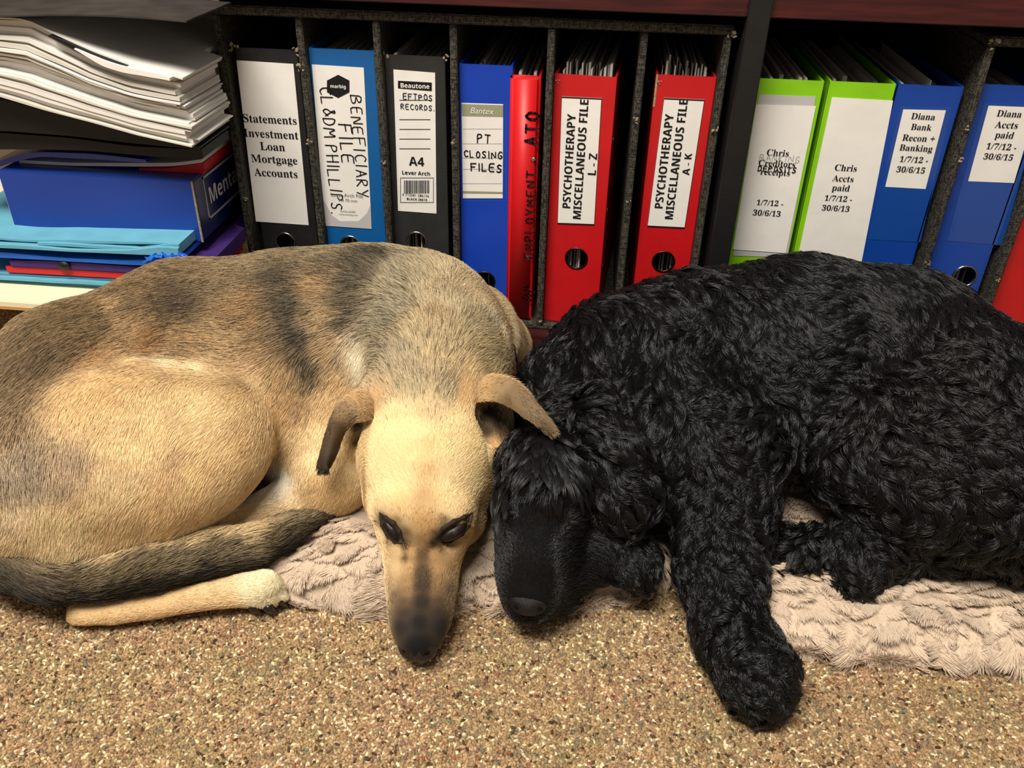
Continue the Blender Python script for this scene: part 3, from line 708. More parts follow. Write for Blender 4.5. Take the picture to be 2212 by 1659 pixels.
slab('paper_sheet', [(160, 104), (215, 128), (280, 148), (350, 161), (366, 168)], [(160, 106), (215, 142), (268, 158), (330, 168), (366, 174)], YP-.012, 1.0, M_PAPER, seed=31, wav=1, label='creased white sheet poking out below the dark gap strip', cat='papers')
slab('cover_board', [(-150, 30), (0, 33), (120, 30), (230, 32), (330, 38), (402, 45)], [(-150, 34), (0, 37), (120, 34), (230, 36), (330, 42), (402, 49)], .855, 1.17, M_COVER, sm=1, label='worn dark grey cover board lying on top of the white papers', cat='folder')
# ------------------------------------------------------------ smooth solid modelling for bodies
def scale_at(p): return F_PX/((Vector(p)-CAM).dot(_fw))
def W(px, py, z): return onZ(px, py, z)
class Solid:
    def __init__(s, lo, hi, h):
        s.lo = np.array(lo, float); s.h = h
        s.n = np.ceil((np.array(hi)-s.lo)/h).astype(int)+1
        s.d = np.full(tuple(s.n), 0.5, np.float32)
    def _sub(s, a, b, k):
        i0 = np.clip(np.floor((a-k-s.lo)/s.h).astype(int), 0, s.n-1); i1 = np.clip(np.ceil((b+k-s.lo)/s.h).astype(int)+1, 1, s.n)
        sl = tuple(slice(x, y) for x, y in zip(i0, i1))
        g = np.meshgrid(*[s.lo[j]+s.h*np.arange(i0[j], i1[j]) for j in range(3)], indexing='ij')
        return sl, g
    def _join(s, sl, d, k, cut=False):
        e = s.d[sl]
        if cut: d = -d; hh = np.clip(.5-.5*(e-d)/k, 0, 1); s.d[sl] = e*(1-hh)+d*hh+k*hh*(1-hh)   # smooth max
        else: hh = np.clip(.5+.5*(e-d)/k, 0, 1); s.d[sl] = e*(1-hh)+d*hh-k*hh*(1-hh)
    def cone(s, a, ra, b, rb, k=.02, cut=False, sq=(1, 1, 1)):
        a, b, sq = np.array(a, float), np.array(b, float), np.array(sq, float)
        m_ = max(ra, rb)*max(1, max(sq))+.03
        sl, (X, Y, Z) = s._sub(np.minimum(a, b)-m_, np.maximum(a, b)+m_, k)
        ab = (b-a)/sq; L2 = max(ab@ab, 1e-12)
        x, y, z = (X-a[0])/sq[0], (Y-a[1])/sq[1], (Z-a[2])/sq[2]
        t = np.clip((x*ab[0]+y*ab[1]+z*ab[2])/L2, 0, 1)
        d = np.sqrt((x-t*ab[0])**2+(y-t*ab[1])**2+(z-t*ab[2])**2)-(ra+(rb-ra)*t)
        s._join(sl, d*min(sq), k, cut)
    def ell(s, c, r, rot=(0, 0, 0), k=.02, cut=False):
        c = np.array(c, float); r = np.array(r, float); m_ = r.max()+.03
        sl, (X, Y, Z) = s._sub(c-m_, c+m_, k)
        Rm = np.array(Matrix.Rotation(R(rot[2]), 3, 'Z') @ Matrix.Rotation(R(rot[1]), 3, 'Y') @ Matrix.Rotation(R(rot[0]), 3, 'X'))
        q = np.stack([X-c[0], Y-c[1], Z-c[2]], -1) @ Rm
        k0 = np.linalg.norm(q/r, axis=-1); k1 = np.linalg.norm(q/(r*r), axis=-1)+1e-9
        s._join(sl, k0*(k0-1)/k1, k, cut)
    def chain(s, pts, k=.02, sq=(1, 1, 1)):
        """pts: (px, py, z, radius in picture pixels at that depth)"""
        q = [(W(p[0], p[1], p[2]), p[3]) for p in pts]
        q = [(c, r/scale_at(c)) for c, r in q]
        for (a, ra), (b, rb) in zip(q[:-1], q[1:]): s.cone(a, ra, b, rb, k, sq=sq)
        if len(q) == 1: s.cone(q[0][0], q[0][1], q[0][0]+Vector((0, 0, 1e-4)), q[0][1], k, sq=sq)
    def floor(s, zf):
        Z = s.lo[2]+s.h*np.arange(s.n[2]); s.d = np.maximum(s.d, (zf-Z)[None, None, :].astype(np.float32))
    def mesh(s):
        d = s.d; n = d.shape; ins = d < 0
        cs = tuple(x-1 for x in n)
        acc = np.zeros(cs+(3,), np.float32); cnt = np.zeros(cs, np.float32)
        C = [(i, j, k) for i in (0, 1) for j in (0, 1) for k in (0, 1)]
        sub = lambda c: d[c[0]:c[0]+cs[0], c[1]:c[1]+cs[1], c[2]:c[2]+cs[2]]
        for a in C:
            for ax in range(3):
                if a[ax]: continue
                b = list(a); b[ax] = 1
                da, db = sub(a), sub(b); m_ = (da < 0) != (db < 0)
                t = np.where(m_, da/np.where(m_, da-db, 1), 0)
                for j in range(3):
                    acc[..., j] += m_*(a[j]+(t if j == ax else 0))
                cnt += m_
        act = cnt > 0; idx = -np.ones(cs, int); idx[act] = np.arange(act.sum())
        P = np.argwhere(act)+acc[act]/cnt[act][:, None]
        P = s.lo+P*s.h
        Q = []
        for ax in range(3):
            A = [slice(None)]*3; B = [slice(None)]*3; A[ax] = slice(0, -1); B[ax] = slice(1, None)
            ia, ib = ins[tuple(A)], ins[tuple(B)]; o1, o2 = (ax+1) % 3, (ax+2) % 3
            for sign in (0, 1):
                m_ = (ia & ~ib) if sign == 0 else (~ia & ib)
                e = np.argwhere(m_); e = e[(e[:, o1] > 0) & (e[:, o2] > 0) & (e[:, o1] < n[o1]-1) & (e[:, o2] < n[o2]-1)]
                q = []
                for u, v in ((0, 0), (1, 0), (1, 1), (0, 1)):
                    c = e.copy(); c[:, o1] -= u; c[:, o2] -= v; q.append(idx[c[:, 0], c[:, 1], c[:, 2]])
                q = np.stack(q, 1)
                Q.append(q[:, ::-1] if sign else q)
        Q = np.concatenate(Q); Q = Q[(Q >= 0).all(1)]
        return P, Q
def smooth_mesh(P, Q, it=2):
    for _ in range(it):
        S = np.zeros_like(P); c = np.zeros(len(P))
        for i in range(4):
            a, b = Q[:, i], Q[:, (i+1) % 4]
            for j in range(3):
                S[:, j] += np.bincount(a, P[b, j], len(P))+np.bincount(b, P[a, j], len(P))
            c += np.bincount(a, minlength=len(P))+np.bincount(b, minlength=len(P))
        P = .4*P+.6*S/np.maximum(c, 1)[:, None]
    return P
def np_mesh(name, P, Q, m, parent=None, **k):
    me = bpy.data.meshes.new(name)
    me.vertices.add(len(P)); me.vertices.foreach_set('co', P.astype(np.float32).ravel())
    me.loops.add(Q.size); me.loops.foreach_set('vertex_index', Q.ravel().astype(np.int32))
    me.polygons.add(len(Q)); me.polygons.foreach_set('loop_start', np.arange(0, Q.size, 4, dtype=np.int32))
    me.update(calc_edges=True); me.validate()
    return link_mesh(name, me, m, parent, smooth=True, **k)
def vtint(o, cols):
    me = o.data; a = me.color_attributes.new('tint', 'FLOAT_COLOR', 'POINT')
    c = np.ones((len(me.vertices), 4), np.float32); c[:, :3] = cols; a.data.foreach_set('color', c.ravel())
class Paint:
    """dabs laid on a surface: where the line from the eye meets it; each dab carries a row of values"""
    def __init__(s, P, Q):
        s.bvh = BVHTree.FromPolygons([tuple(p) for p in P], [tuple(q) for q in Q])
    def hit(s, px, py):
        h = s.bvh.ray_cast(CAM, ray(px, py).normalized())
        return h[0]
    def field(s, dabs, pts, power=2.0):
        C = []; Vv = []; Sg = []
        for d in dabs:
            h = s.hit(d[0], d[1])
            if h is None: continue
            C.append(h); Sg.append(d[2]); Vv.append(d[3])
        C = np.array(C); Sg = np.array(Sg); Vv = np.array(Vv, float)
        out = np.zeros((len(pts), Vv.shape[1])); wt = np.zeros(len(pts))
        for c, sg, v in zip(C, Sg, Vv):
            w = 1/(((pts-c)**2).sum(1)/sg**2+.05)**power
            out += w[:, None]*v; wt += w
        return out/wt[:, None]
    def dirs(s, arrows, pts):
        """arrows: (px, py, dx, dy) -> direction on the surface"""
        C = []; Vv = []
        for a in arrows:
            h = s.hit(a[0], a[1])
            if h is None: continue
            L = math.hypot(a[2], a[3])
            h2 = s.hit(a[0]+a[2]/L*14, a[1]+a[3]/L*14)
            dep = (h-CAM).dot(_fw)
            plain = (_rr*a[2]-_uu*a[3])/L
            v = plain if (h2 is None or (h2-h).length > .03) else (h2-h).normalized()
            C.append(h); Vv.append(v)
        C = np.array(C); Vv = np.array(Vv)
        out = np.zeros((len(pts), 3))
        for c, v in zip(C, Vv):
            w = 1/(((pts-c)**2).sum(1)+1e-4)**2
            out += w[:, None]*v
        return out/np.maximum(np.linalg.norm(out, axis=1), 1e-9)[:, None]
def scatter(P, Q, n, keep=None, seed=0):
    """points spread evenly over a quad mesh, with face normals"""
    r = np.random.default_rng(seed)
    a, b, c, d = (P[Q[:, i]] for i in range(4))
    nn = np.cross(c-a, d-b); ar = np.linalg.norm(nn, axis=1)/2; nrm = nn/np.maximum(2*ar, 1e-12)[:, None]
    if keep is not None:
        ar = ar*keep((a+b+c+d)/4, nrm)
    # vertex normals for smooth interpolation
    VN = np.zeros_like(P)
    for i in range(4):
        for j in range(3): VN[:, j] += np.bincount(Q[:, i], nn[:, j], len(P))
    VN /= np.maximum(np.linalg.norm(VN, axis=1), 1e-12)[:, None]
    f = r.choice(len(Q), n, p=ar/ar.sum()); u = r.random((n, 1)); v = r.random((n, 1))
    bl = lambda A: (1-u)*(1-v)*A[Q[f, 0]]+u*(1-v)*A[Q[f, 1]]+u*v*A[Q[f, 2]]+(1-u)*v*A[Q[f, 3]]
    N = bl(VN); N /= np.maximum(np.linalg.norm(N, axis=1), 1e-12)[:, None]
    return bl(P), N
def unit_(v): return v/np.maximum(np.linalg.norm(v, axis=-1, keepdims=True), 1e-9)
def lump(p, s, seed=0, n=24):
    """cheap smooth noise in [-1, 1] from summed sines"""
    r = np.random.default_rng(seed); out = np.zeros(len(p))
    for _ in range(n):
        k = r.normal(size=3)/s; out += np.sin(p @ k+r.uniform(0, 6.28))
    return out/math.sqrt(n/2)/1.6
def facing(c, nrm, cut=-.25):
    """leave out what the floor or the dog itself hides: faces turned down and far side low down"""
    v = np.array(CAM)-c; v /= np.linalg.norm(v, axis=1)[:, None]
    return ((v*nrm).sum(1) > cut).astype(float)
# ------------------------------------------------------------ the tan dog
M_SKIN = hair_mat('short_coat_skin', .8, .15)
M_COAT = hair_mat('short_coat_hair', .55, .25)
M_WET = mat('dark_nose_leather', (26, 23, 24), .42, .5, bump=.5, bscale=900)
M_EYE = mat('dark_brown_eye', (20, 14, 11), .45, .35)
M_CLAW = mat('black_claw', (24, 22, 22), .3, .5)
tan = empty('dog', W(450, 900, 0), label='short-haired tan dog with a dark saddle curled up asleep, nose on the carpet', cat='dog')
S = Solid((-.80, .36, -.005), (.06, 1.0, .29), .0040)
# trunk from rump to withers
S.chain([(-60, 1035, .105, 148), (185, 866, .125, 200), (420, 778, .138, 203), (640, 758, .147, 203), (800, 750, .150, 205)], .03)
S.chain([(800, 750, .150, 205), (920, 790, .142, 190)], .03)
S.chain([(1000, 735, .120, 128), (1055, 755, .08, 92)], .03)
S.chain([(560, 860, .105, 165), (650, 930, .085, 125)], .04)
# far shoulder lump and chest
S.chain([(760, 860, .125, 120), (722, 1010, .075, 100)], .02)
S.chain([(700, 1060, .055, 52), (600, 1105, .045, 46), (470, 1150, .045, 40)], .02)
# haunch, knee, shank
S.ell(W(265, 985, .125), (.128, .086, .084), (0, 0, 4), .012)
S.ell(W(60, 1060, .10), (.10, .072, .078), (0, 0, 10), .03)
S.chain([(330, 935, .14, 150), (458, 925, .14, 116)], .03)
S.chain([(458, 945, .135, 112), (330, 1080, .09, 100), (180, 1150, .07, 95)], .02)
# neck and head
S.chain([(920, 700, .17, 150), (930, 800, .165, 150), (930, 880, .150, 142)], .025)
S.ell(W(925, 960, .125), (.0655, .078, .056), (-22, 0, 0), .018)
S.chain([(922, 1010, .122, 138), (920, 1105, .100, 112)], .02)
S.chain([(918, 1120, .085, 92), (913, 1200, .068, 74), (911, 1275, .050, 67), (907, 1340, .036, 58), (904, 1380, .031, 43)], .016)
S.chain([(862, 1075, .085, 72)], .02); S.chain([(985, 1070, .085, 86), (995, 1120, .07, 55)], .02)
S.chain([(858, 1098, .118, 34)], .018); S.chain([(972, 1105, .118, 40)], .018)         # brows
S.cone(W(917, 1085, .139), .004, W(925, 960, .190), .006, .012, cut=True)                    # furrow of the forehead
for (x, y, z, r) in ((833, 1143, .098, 20), (972, 1158, .100, 26)):                            # eye hollows
    c = W(x, y, z); S.cone(c+Vector((-.004, 0, 0)), r/scale_at(c)*.8, c+Vector((.004, 0, 0)), r/scale_at(c)*.8, .008, cut=True)
# ear bases with their hollows
S.chain([(812, 880, .145, 44), (785, 925, .130, 36), (775, 965, .115, 22)], .012)
S.chain([(1010, 865, .150, 46), (1052, 908, .138, 52), (1075, 950, .122, 32)], .012); S.chain([(992, 850, .168, 16), (1012, 895, .160, 13), (1035, 935, .150, 12), (1058, 968, .138, 13), (1080, 966, .130, 12)], .008)
c = W(1062, 902, .165); S.ell(c, (.0175, .018, .026), (-30, 0, 0), .006, cut=True)
c = W(768, 922, .150); S.ell(c, (.014, .017, .020), (-30, 0, 0), .006, cut=True)
# hind foot stretched forward beneath the tail
S.chain([(172, 1327, .018, 25), (250, 1322, .020, 26), (340, 1308, .022, 28), (440, 1288, .026, 30), (530, 1272, .028, 38), (570, 1272, .028, 42)], .002)
for (x, y, z, r, x0, y0) in ((606, 1262, .028, 15, 565, 1258), (612, 1286, .022, 16, 568, 1272), (588, 1300, .017, 17, 548, 1285), (556, 1305, .014, 15, 528, 1294)):
    S.chain([(x0, y0, z+.006, r), ((x+x0)/2, (y+y0)/2-5, z+.004, r+1), (x, y, z-.002, r-1)], .0025)
for a_, b_ in (((596, 1276), (618, 1278)), ((574, 1290), (606, 1298)), ((550, 1296), (574, 1308))):
    S.cone(W(*a_, .032), .0022, W(*b_, .024), .0030, .0025, cut=True)
S.floor(.002)
P, Q = S.mesh(); P = smooth_mesh(P, Q, 2)
body = np_mesh('body', P, Q, M_SKIN, tan)
pt = Paint(P, Q)
def c_(*a):
    l = np.array(lin(a)); g = l.mean(); return list(np.minimum((l*.86+g*.14)*1.10, .93))
# dab: px, py, reach, (r, g, b, share of dark-tipped hairs, hair length mm)
def D(x, y, s, col, gz, ln): return (x, y, s, c_(*col)+[gz, ln])
LT, LG = (236, 202, 142), (214, 178, 120)
tan_dabs = [
 D(300, 930, .05, (238, 203, 145), .02, 9), D(450, 900, .04, (240, 208, 152), .02, 8), D(520, 940, .03, (224, 188, 130), .04, 8), D(200, 860, .04, (232, 194, 134), .06, 10),
 D(150, 1000, .03, (196, 168, 132), .22, 11), D(60, 1010, .03, (180, 158, 128), .3, 12), D(380, 985, .02, (214, 180, 128), .06, 9), D(250, 1060, .04, (236, 206, 154), .04, 11),
 D(120, 1130, .04, (240, 212, 162), .04, 12), D(350, 1080, .03, (236, 200, 144), .04, 9), D(30, 1120, .02, (226, 200, 160), .1, 10), D(430, 1020, .03, (232, 198, 140), .03, 8),
 D(30, 900, .03, (176, 146, 106), .4, 12), D(40, 820, .03, (142, 116, 80), .5, 12), D(120, 760, .03, (138, 112, 76), .55, 13), D(200, 690, .03, (140, 112, 74), .55, 13), D(230, 770, .02, (190, 148, 92), .3, 12),
 D(300, 640, .03, (146, 116, 76), .5, 13), D(290, 690, .02, (184, 148, 98), .25, 13), D(255, 655, .015, (186, 150, 98), .2, 13), D(340, 720, .02, (168, 124, 72), .4, 13), D(400, 650, .03, (120, 98, 70), .6, 13),
 D(420, 740, .025, (186, 150, 100), .3, 12), D(480, 600, .03, (150, 124, 86), .5, 13), D(560, 570, .03, (158, 134, 96), .45, 13), D(540, 660, .025, (170, 134, 86), .35, 13), D(520, 740, .025, (192, 158, 110), .2, 12),
 D(370, 785, .012, (246, 220, 170), .0, 8), D(430, 795, .012, (240, 212, 160), .0, 8), D(300, 775, .01, (236, 206, 150), .05, 8),
 D(610, 600, .022, (112, 96, 72), .6, 14), D(636, 650, .018, (100, 88, 70), .65, 14), D(648, 710, .018, (102, 92, 74), .62, 14), D(662, 770, .014, (118, 104, 80), .6, 14), D(672, 815, .010, (146, 124, 90), .4, 13), D(590, 650, .015, (140, 116, 82), .5, 14), D(610, 720, .015, (160, 132, 92), .4, 14),
 D(690, 620, .016, (178, 142, 94), .3, 14), D(700, 680, .016, (184, 154, 108), .2, 14), D(720, 740, .016, (194, 162, 114), .15, 13), D(720, 590, .015, (140, 116, 82), .5, 14),
 D(775, 565, .016, (116, 102, 78), .62, 15), D(770, 610, .014, (120, 106, 82), .6, 15), D(822, 552, .010, (92, 82, 64), .75, 15), D(800, 590, .010, (112, 98, 76), .6, 15), D(760, 650, .012, (120, 106, 82), .55, 15), D(745, 690, .01, (130, 112, 86), .5, 15),
 D(640, 545, .02, (150, 128, 92), .5, 13), D(710, 540, .02, (158, 138, 102), .45, 14), D(880, 600, .02, (176, 160, 126), .35, 15), D(940, 620, .02, (196, 174, 132), .25, 15), D(850, 680, .02, (164, 150, 120), .4, 15),
 D(940, 690, .008, (176, 146, 104), .25, 13), D(910, 720, .02, (196, 172, 128), .25, 15), D(1000, 680, .02, (198, 178, 136), .25, 15), D(950, 770, .02, (206, 180, 132), .2, 13), D(860, 760, .018, (176, 158, 124), .35, 14),
 D(900, 830, .016, (186, 166, 126), .3, 11), D(960, 840, .016, (190, 168, 128), .28, 11), D(1050, 760, .015, (190, 168, 122), .3, 13), D(1060, 810, .015, (204, 180, 132), .2, 12), D(1030, 640, .02, (222, 200, 156), .1, 13),
 D(1090, 690, .02, (236, 212, 164), .03, 12), D(1115, 730, .02, (238, 214, 166), .02, 12), D(1060, 680, .01, (204, 194, 160), .1, 13),
 D(762, 735, .009, (222, 208, 174), .1, 14), D(772, 770, .010, (234, 222, 190), .03, 14), D(786, 808, .009, (230, 214, 180), .05, 12), D(590, 800, .02, (200, 166, 116), .15, 13), D(600, 880, .02, (206, 168, 112), .12, 13), D(650, 880, .012, (194, 158, 110), .15, 13),
 D(630, 970, .02, (224, 192, 140), .06, 13), D(600, 1040, .02, (234, 224, 200), .02, 14), D(560, 1080, .02, (220, 206, 176), .03, 12), D(700, 860, .02, (228, 192, 136), .05, 11), D(700, 960, .03, (242, 210, 154), .02, 9),
 D(700, 1060, .03, (226, 190, 130), .02, 8), D(760, 1000, .03, (232, 198, 140), .02, 8), D(560, 1115, .03, (226, 194, 142), .02, 8), D(740, 820, .012, (210, 176, 124), .1, 11),
 D(925, 880, .02, (214, 186, 136), .12, 8), D(870, 940, .03, (240, 208, 148), .0, 6), D(1000, 950, .03, (240, 208, 148), .0, 6), D(925, 960, .010, (232, 194, 132), .0, 6), D(924, 1020, .010, (224, 188, 128), .02, 6),
 D(860, 1030, .02, (240, 210, 150), .0, 6), D(1000, 1040, .02, (240, 210, 152), .0, 6), D(918, 1080, .012, (208, 168, 110), .03, 5), D(870, 1090, .01, (226, 188, 122), .0, 5), D(985, 1100, .012, (232, 198, 138), .0, 5),
 D(915, 1130, .010, (190, 146, 86), .05, 5), D(914, 1165, .006, (150, 112, 64), .15, 4), D(912, 1200, .006, (112, 84, 52), .3, 4), D(912, 1235, .007, (92, 72, 48), .3, 4), D(911, 1265, .008, (76, 60, 44), .3, 4),
 D(885, 1190, .006, (206, 162, 100), .04, 4), D(940, 1195, .006, (196, 152, 92), .05, 4), D(882, 1225, .005, (206, 162, 102), .05, 4), D(944, 1228, .005, (190, 146, 88), .1, 4), D(878, 1258, .005, (176, 136, 84), .1, 4), D(944, 1258, .005, (160, 122, 76), .15, 4),
 D(857, 1190, .007, (226, 190, 132), .0, 4), D(852, 1225, .007, (226, 190, 132), .0, 4), D(846, 1255, .005, (190, 156, 106), .05, 4), D(982, 1190, .009, (204, 162, 104), .03, 4), D(975, 1230, .006, (170, 132, 84), .15, 4), D(878, 1280, .006, (150, 116, 76), .2, 4), D(942, 1278, .006, (138, 106, 68), .2, 4), D(874, 1302, .006, (104, 82, 60), .2, 3), D(944, 1300, .006, (96, 76, 56), .2, 3),
 D(911, 1300, .008, (56, 46, 38), .3, 3), D(852, 1290, .004, (130, 104, 74), .2, 3), D(972, 1275, .004, (112, 90, 64), .2, 3), D(876, 1325, .006, (72, 59, 50), .2, 3), D(944, 1325, .006, (68, 57, 48), .2, 3), D(905, 1345, .007, (38, 33, 32), .2, 2.2), D(948, 1352, .007, (50, 44, 42), .2, 2.4), D(868, 1356, .006, (54, 47, 44), .2, 2.4), D(905, 1395, .010, (26, 24, 25), .0, .5),
 D(843, 1142, .0075, (34, 27, 20), .3, .6), D(855, 1158, .0075, (34, 27, 20), .3, .8), D(826, 1120, .004, (44, 34, 24), .3, 1.5), D(876, 1180, .006, (54, 43, 30), .3, 2.5), D(878, 1150, .004, (120, 92, 58), .2, 3), D(858, 1122, .004, (150, 118, 76), .2, 3), D(873, 1205, .004, (110, 84, 54), .2, 3), D(836, 1165, .003, (150, 120, 78), .1, 3),
 D(980, 1142, .0095, (28, 20, 16), .3, .6), D(958, 1158, .0085, (28, 20, 16), .3, .6), D(936, 1174, .006, (40, 31, 22), .3, 1.5), D(1008, 1122, .005, (40, 30, 22), .3, 1.5), D(1026, 1098, .003, (80, 60, 38), .3, 3), D(932, 1150, .004, (110, 84, 50), .2, 3), D(960, 1120, .004, (120, 96, 62), .2, 3), D(926, 1185, .004, (110, 84, 52), .2, 3), D(1010, 1160, .004, (150, 118, 76), .1, 3), D(950, 1188, .003, (100, 80, 54), .2, 3), D(920, 1160, .003, (170, 128, 74), .2, 3),
 D(1045, 1080, .012, (222, 186, 124), .0, 6), D(1020, 1150, .008, (206, 166, 102), .0, 5), D(1000, 1185, .01, (204, 164, 104), .0, 4),
 D(770, 912, .008, (54, 42, 30), .3, 5), D(775, 950, .006, (96, 76, 50), .3, 7), D(772, 975, .005, (206, 172, 122), .1, 6), D(815, 860, .012, (196, 158, 108), .1, 6), D(1005, 850, .015, (208, 168, 110), .08, 7), D(1030, 885, .006, (170, 132, 84), .2, 6),  # dark dabs paint the shade of the hollow under the ear fold
 D(1055, 885, .009, (48, 37, 27), .3, 4), D(1040, 905, .007, (52, 40, 28), .3, 4), D(1078, 910, .008, (56, 42, 30), .3, 4), D(1052, 930, .006, (84, 64, 42), .3, 5), D(1075, 960, .009, (206, 158, 96), .05, 8), D(1095, 940, .006, (150, 112, 70), .2, 7),  # dark brown dabs put shade into the other ear's hollow
 D(200, 1325, .02, (228, 188, 128), .0, 5), D(350, 1310, .02, (226, 186, 128), .02, 5), D(470, 1285, .02, (232, 196, 140), .0, 6), D(570, 1265, .02, (244, 222, 178), .0, 6), D(600, 1280, .02, (244, 226, 186), .0, 5),
]
tan_arrows = [(300, 930, -.2, 1), (150, 1000, -.1, 1), (60, 900, -.3, 1), (450, 900, -.5, .8), (520, 960, -.7, 1), (200, 1130, -.1, 1), (350, 1080, -.5, 1), (60, 800, -.9, .8), (200, 700, -1, .45), (300, 650, -1, .3),
 (450, 620, -1, .25), (450, 740, -1, .12), (600, 600, -1, .12), (600, 720, -1, .4), (650, 820, -.7, 1), (620, 900, -.7, 1), (600, 1030, -.5, 1), (700, 600, -1, .0), (720, 720, -.8, .5), (780, 560, -1, -.1), (780, 640, -.9, .3),
 (860, 600, -.8, -.5), (940, 620, -.2, -1), (1020, 640, .5, -.8), (1090, 690, .8, .5), (1110, 730, .5, 1), (860, 700, -.8, -.4), (950, 720, 0, -1), (1040, 740, .7, -.5), (900, 800, -.3, -1), (980, 800, .3, -1), (1050, 800, .7, -.5),
 (770, 760, -.3, 1), (700, 900, -.1, 1), (700, 1020, -.1, 1), (560, 1110, -1, .2), (925, 880, 0, -1), (860, 950, -.35, -1), (1000, 950, .35, -1), (925, 1010, 0, -1), (850, 1060, -.6, -1), (1010, 1060, .7, -1), (915, 1130, 0, -1), (912, 1230, 0, -1),
 (860, 1230, -.3, -1), (970, 1230, .4, -1), (905, 1330, 0, -1), (1040, 1080, .8, -.8), (1000, 1180, .6, -1), (1005, 850, .2, -1), (815, 860, -.5, -.7), (1072, 960, .3, 1), (775, 965, -.2, 1), (1060, 900, 0, 1), (200, 1325, -1, .2), (400, 1300, -1, .2), (570, 1270, -1, .1), (600, 1290, 1, .4)]
def coat(P_, Q_, paint, dabs, arrows, n, seed, parent, lenmul=1.0, name='fur', width=.00021, lift=.24, feather=.0018, cut=-.15):
    H, Nn = scatter(P_, Q_, n, lambda c, nn: facing(c, nn, cut)*(c[:, 2] > .004), seed)
    r = np.random.default_rng(seed+5)
    wv = np.stack([lump(H, .012, seed+20+i) for i in range(3)], 1)*.0035+np.stack([lump(H, .005, seed+30+i) for i in range(3)], 1)*.0015+r.normal(0, feather, (n, 3))
    f = paint.field(dabs, H+wv); dr = paint.dirs(arrows, H)
    T = dr-(dr*Nn).sum(1)[:, None]*Nn; T = unit_(T)
    B = np.cross(Nn, T)
    ang = lump(H, .018, seed+1)*.20+lump(H, .005, seed+2)*.07+r.normal(0, .11, n)
    T = T*np.cos(ang)[:, None]+B*np.sin(ang)[:, None]
    L = f[:, 4]*.001*lenmul*r.uniform(.65, 1.15, n)*(1+.08*lump(H, .006, seed+3))
    lf = lift+r.uniform(-.08, .14, n)+.04*lump(H, .008, seed+4)
    ts = np.array([0, .35, .7, 1.0]); K = 4
    Pn = np.zeros((n, K, 3), np.float32)
    for k, t in enumerate(ts):
        Pn[:, k] = H-Nn*.0006+T*(L*t)[:, None]+Nn*(L*(lf*t*(1.25-.75*t)))[:, None]
    gz = f[:, 3]+.10*lump(H, .010, seed+6)*(f[:, 3] > .08)
    dark = r.random(n) < np.clip(gz, 0, 1)*.75
    col = f[:, :3]*r.uniform(.86, 1.14, (n, 1))*(1+.07*lump(H, .007, seed+7))[:, None]
    col[dark] = col[dark]*r.uniform(.12, .45, (dark.sum(), 1))
    pale = (~dark) & (r.random(n) < .12); col[pale] = np.minimum(col[pale]*1.25, .95)
    hair(name, Pn, np.array([width, width, width*.75, width*.25]), np.clip(col, 0, 1), M_COAT, parent, kind='stuff')
f = pt.field(tan_dabs, P); vtint(body, f[:, :3]*(1-.55*np.clip(f[:, 3:4], 0, 1))*.8)
coat(P, Q, pt, tan_dabs, tan_arrows, 420000, 3, body, width=.00017)

# tail, one thick brush
S2 = Solid((-.80, .36, -.005), (.06, 1.0, .20), .0040)
S2.chain([(-70, 1165, .080, 50), (0, 1215, .066, 48), (100, 1256, .054, 42), (210, 1247, .053, 44), (300, 1224, .056, 54), (420, 1200, .057, 49), (530, 1184, .056, 43), (610, 1152, .052, 35), (665, 1124, .050, 20), (722, 1107, .048, 6)], .0015)
TP, TQ = S2.mesh(); TP = smooth_mesh(TP, TQ, 7)
tail = np_mesh('tail', TP, TQ, M_SKIN, tan, label='bushy tail, sandy on top and charcoal below')
tp = Paint(TP, TQ)
TD = []
for i, (x, yt, ym, yb) in enumerate([(0, 1180, 1215, 1262), (50, 1208, 1238, 1280), (100, 1228, 1252, 1288), (155, 1226, 1250, 1292), (210, 1212, 1240, 1284), (260, 1196, 1226, 1276), (310, 1182, 1215, 1268), (365, 1172, 1206, 1256), (420, 1166, 1196, 1244), (475, 1158, 1188, 1234), (530, 1152, 1180, 1222), (575, 1142, 1166, 1204), (620, 1124, 1148, 1178), (660, 1108, 1124, 1144), (690, 1102, 1112, 1126)]*1+[(25, 1194, 1227, 1271), (75, 1218, 1245, 1284), (128, 1228, 1251, 1290), (182, 1220, 1245, 1288), (235, 1204, 1233, 1280), (285, 1189, 1220, 1272), (338, 1177, 1210, 1262), (392, 1169, 1201, 1250), (448, 1162, 1192, 1239), (502, 1155, 1184, 1228), (552, 1147, 1173, 1213), (598, 1133, 1157, 1191), (640, 1116, 1136, 1161)]):
    k = min(1, max(0, (x-40)/160)); e = max(0, (x-520)/170)
    up = [a_*(1-k)+b_*k for a_, b_ in zip((120, 102, 76), (214, 184, 132))]; up = [a_*(1-e)+b_*e for a_, b_ in zip(up, (120, 110, 84))]
    TD += [D(x, yt, .012, up, .15+.3*(1-k)+.3*e, 21), D(x, ym, .012, [.62*u_ for u_ in up], .4, 20), D(x, yb, .012, (58, 52, 42), .6, 18)]
TD += [D(718, 1107, .008, (48, 44, 36), .6, 18)]
TA = [(0, 1217, 1, .6), (60, 1245, 1, .3), (160, 1255, 1, -.1), (250, 1235, 1, -.3), (360, 1212, 1, -.25), (480, 1190, 1, -.3), (570, 1165, 1, -.5), (650, 1128, 1, -.4), (715, 1106, 1, .1)]
f = tp.field(TD, TP); vtint(tail, f[:, :3]*.6)
coat(TP, TQ, tp, TD, TA, 60000, 9, tail, name='tail_fur', width=.00024, lift=.32, cut=-.5)

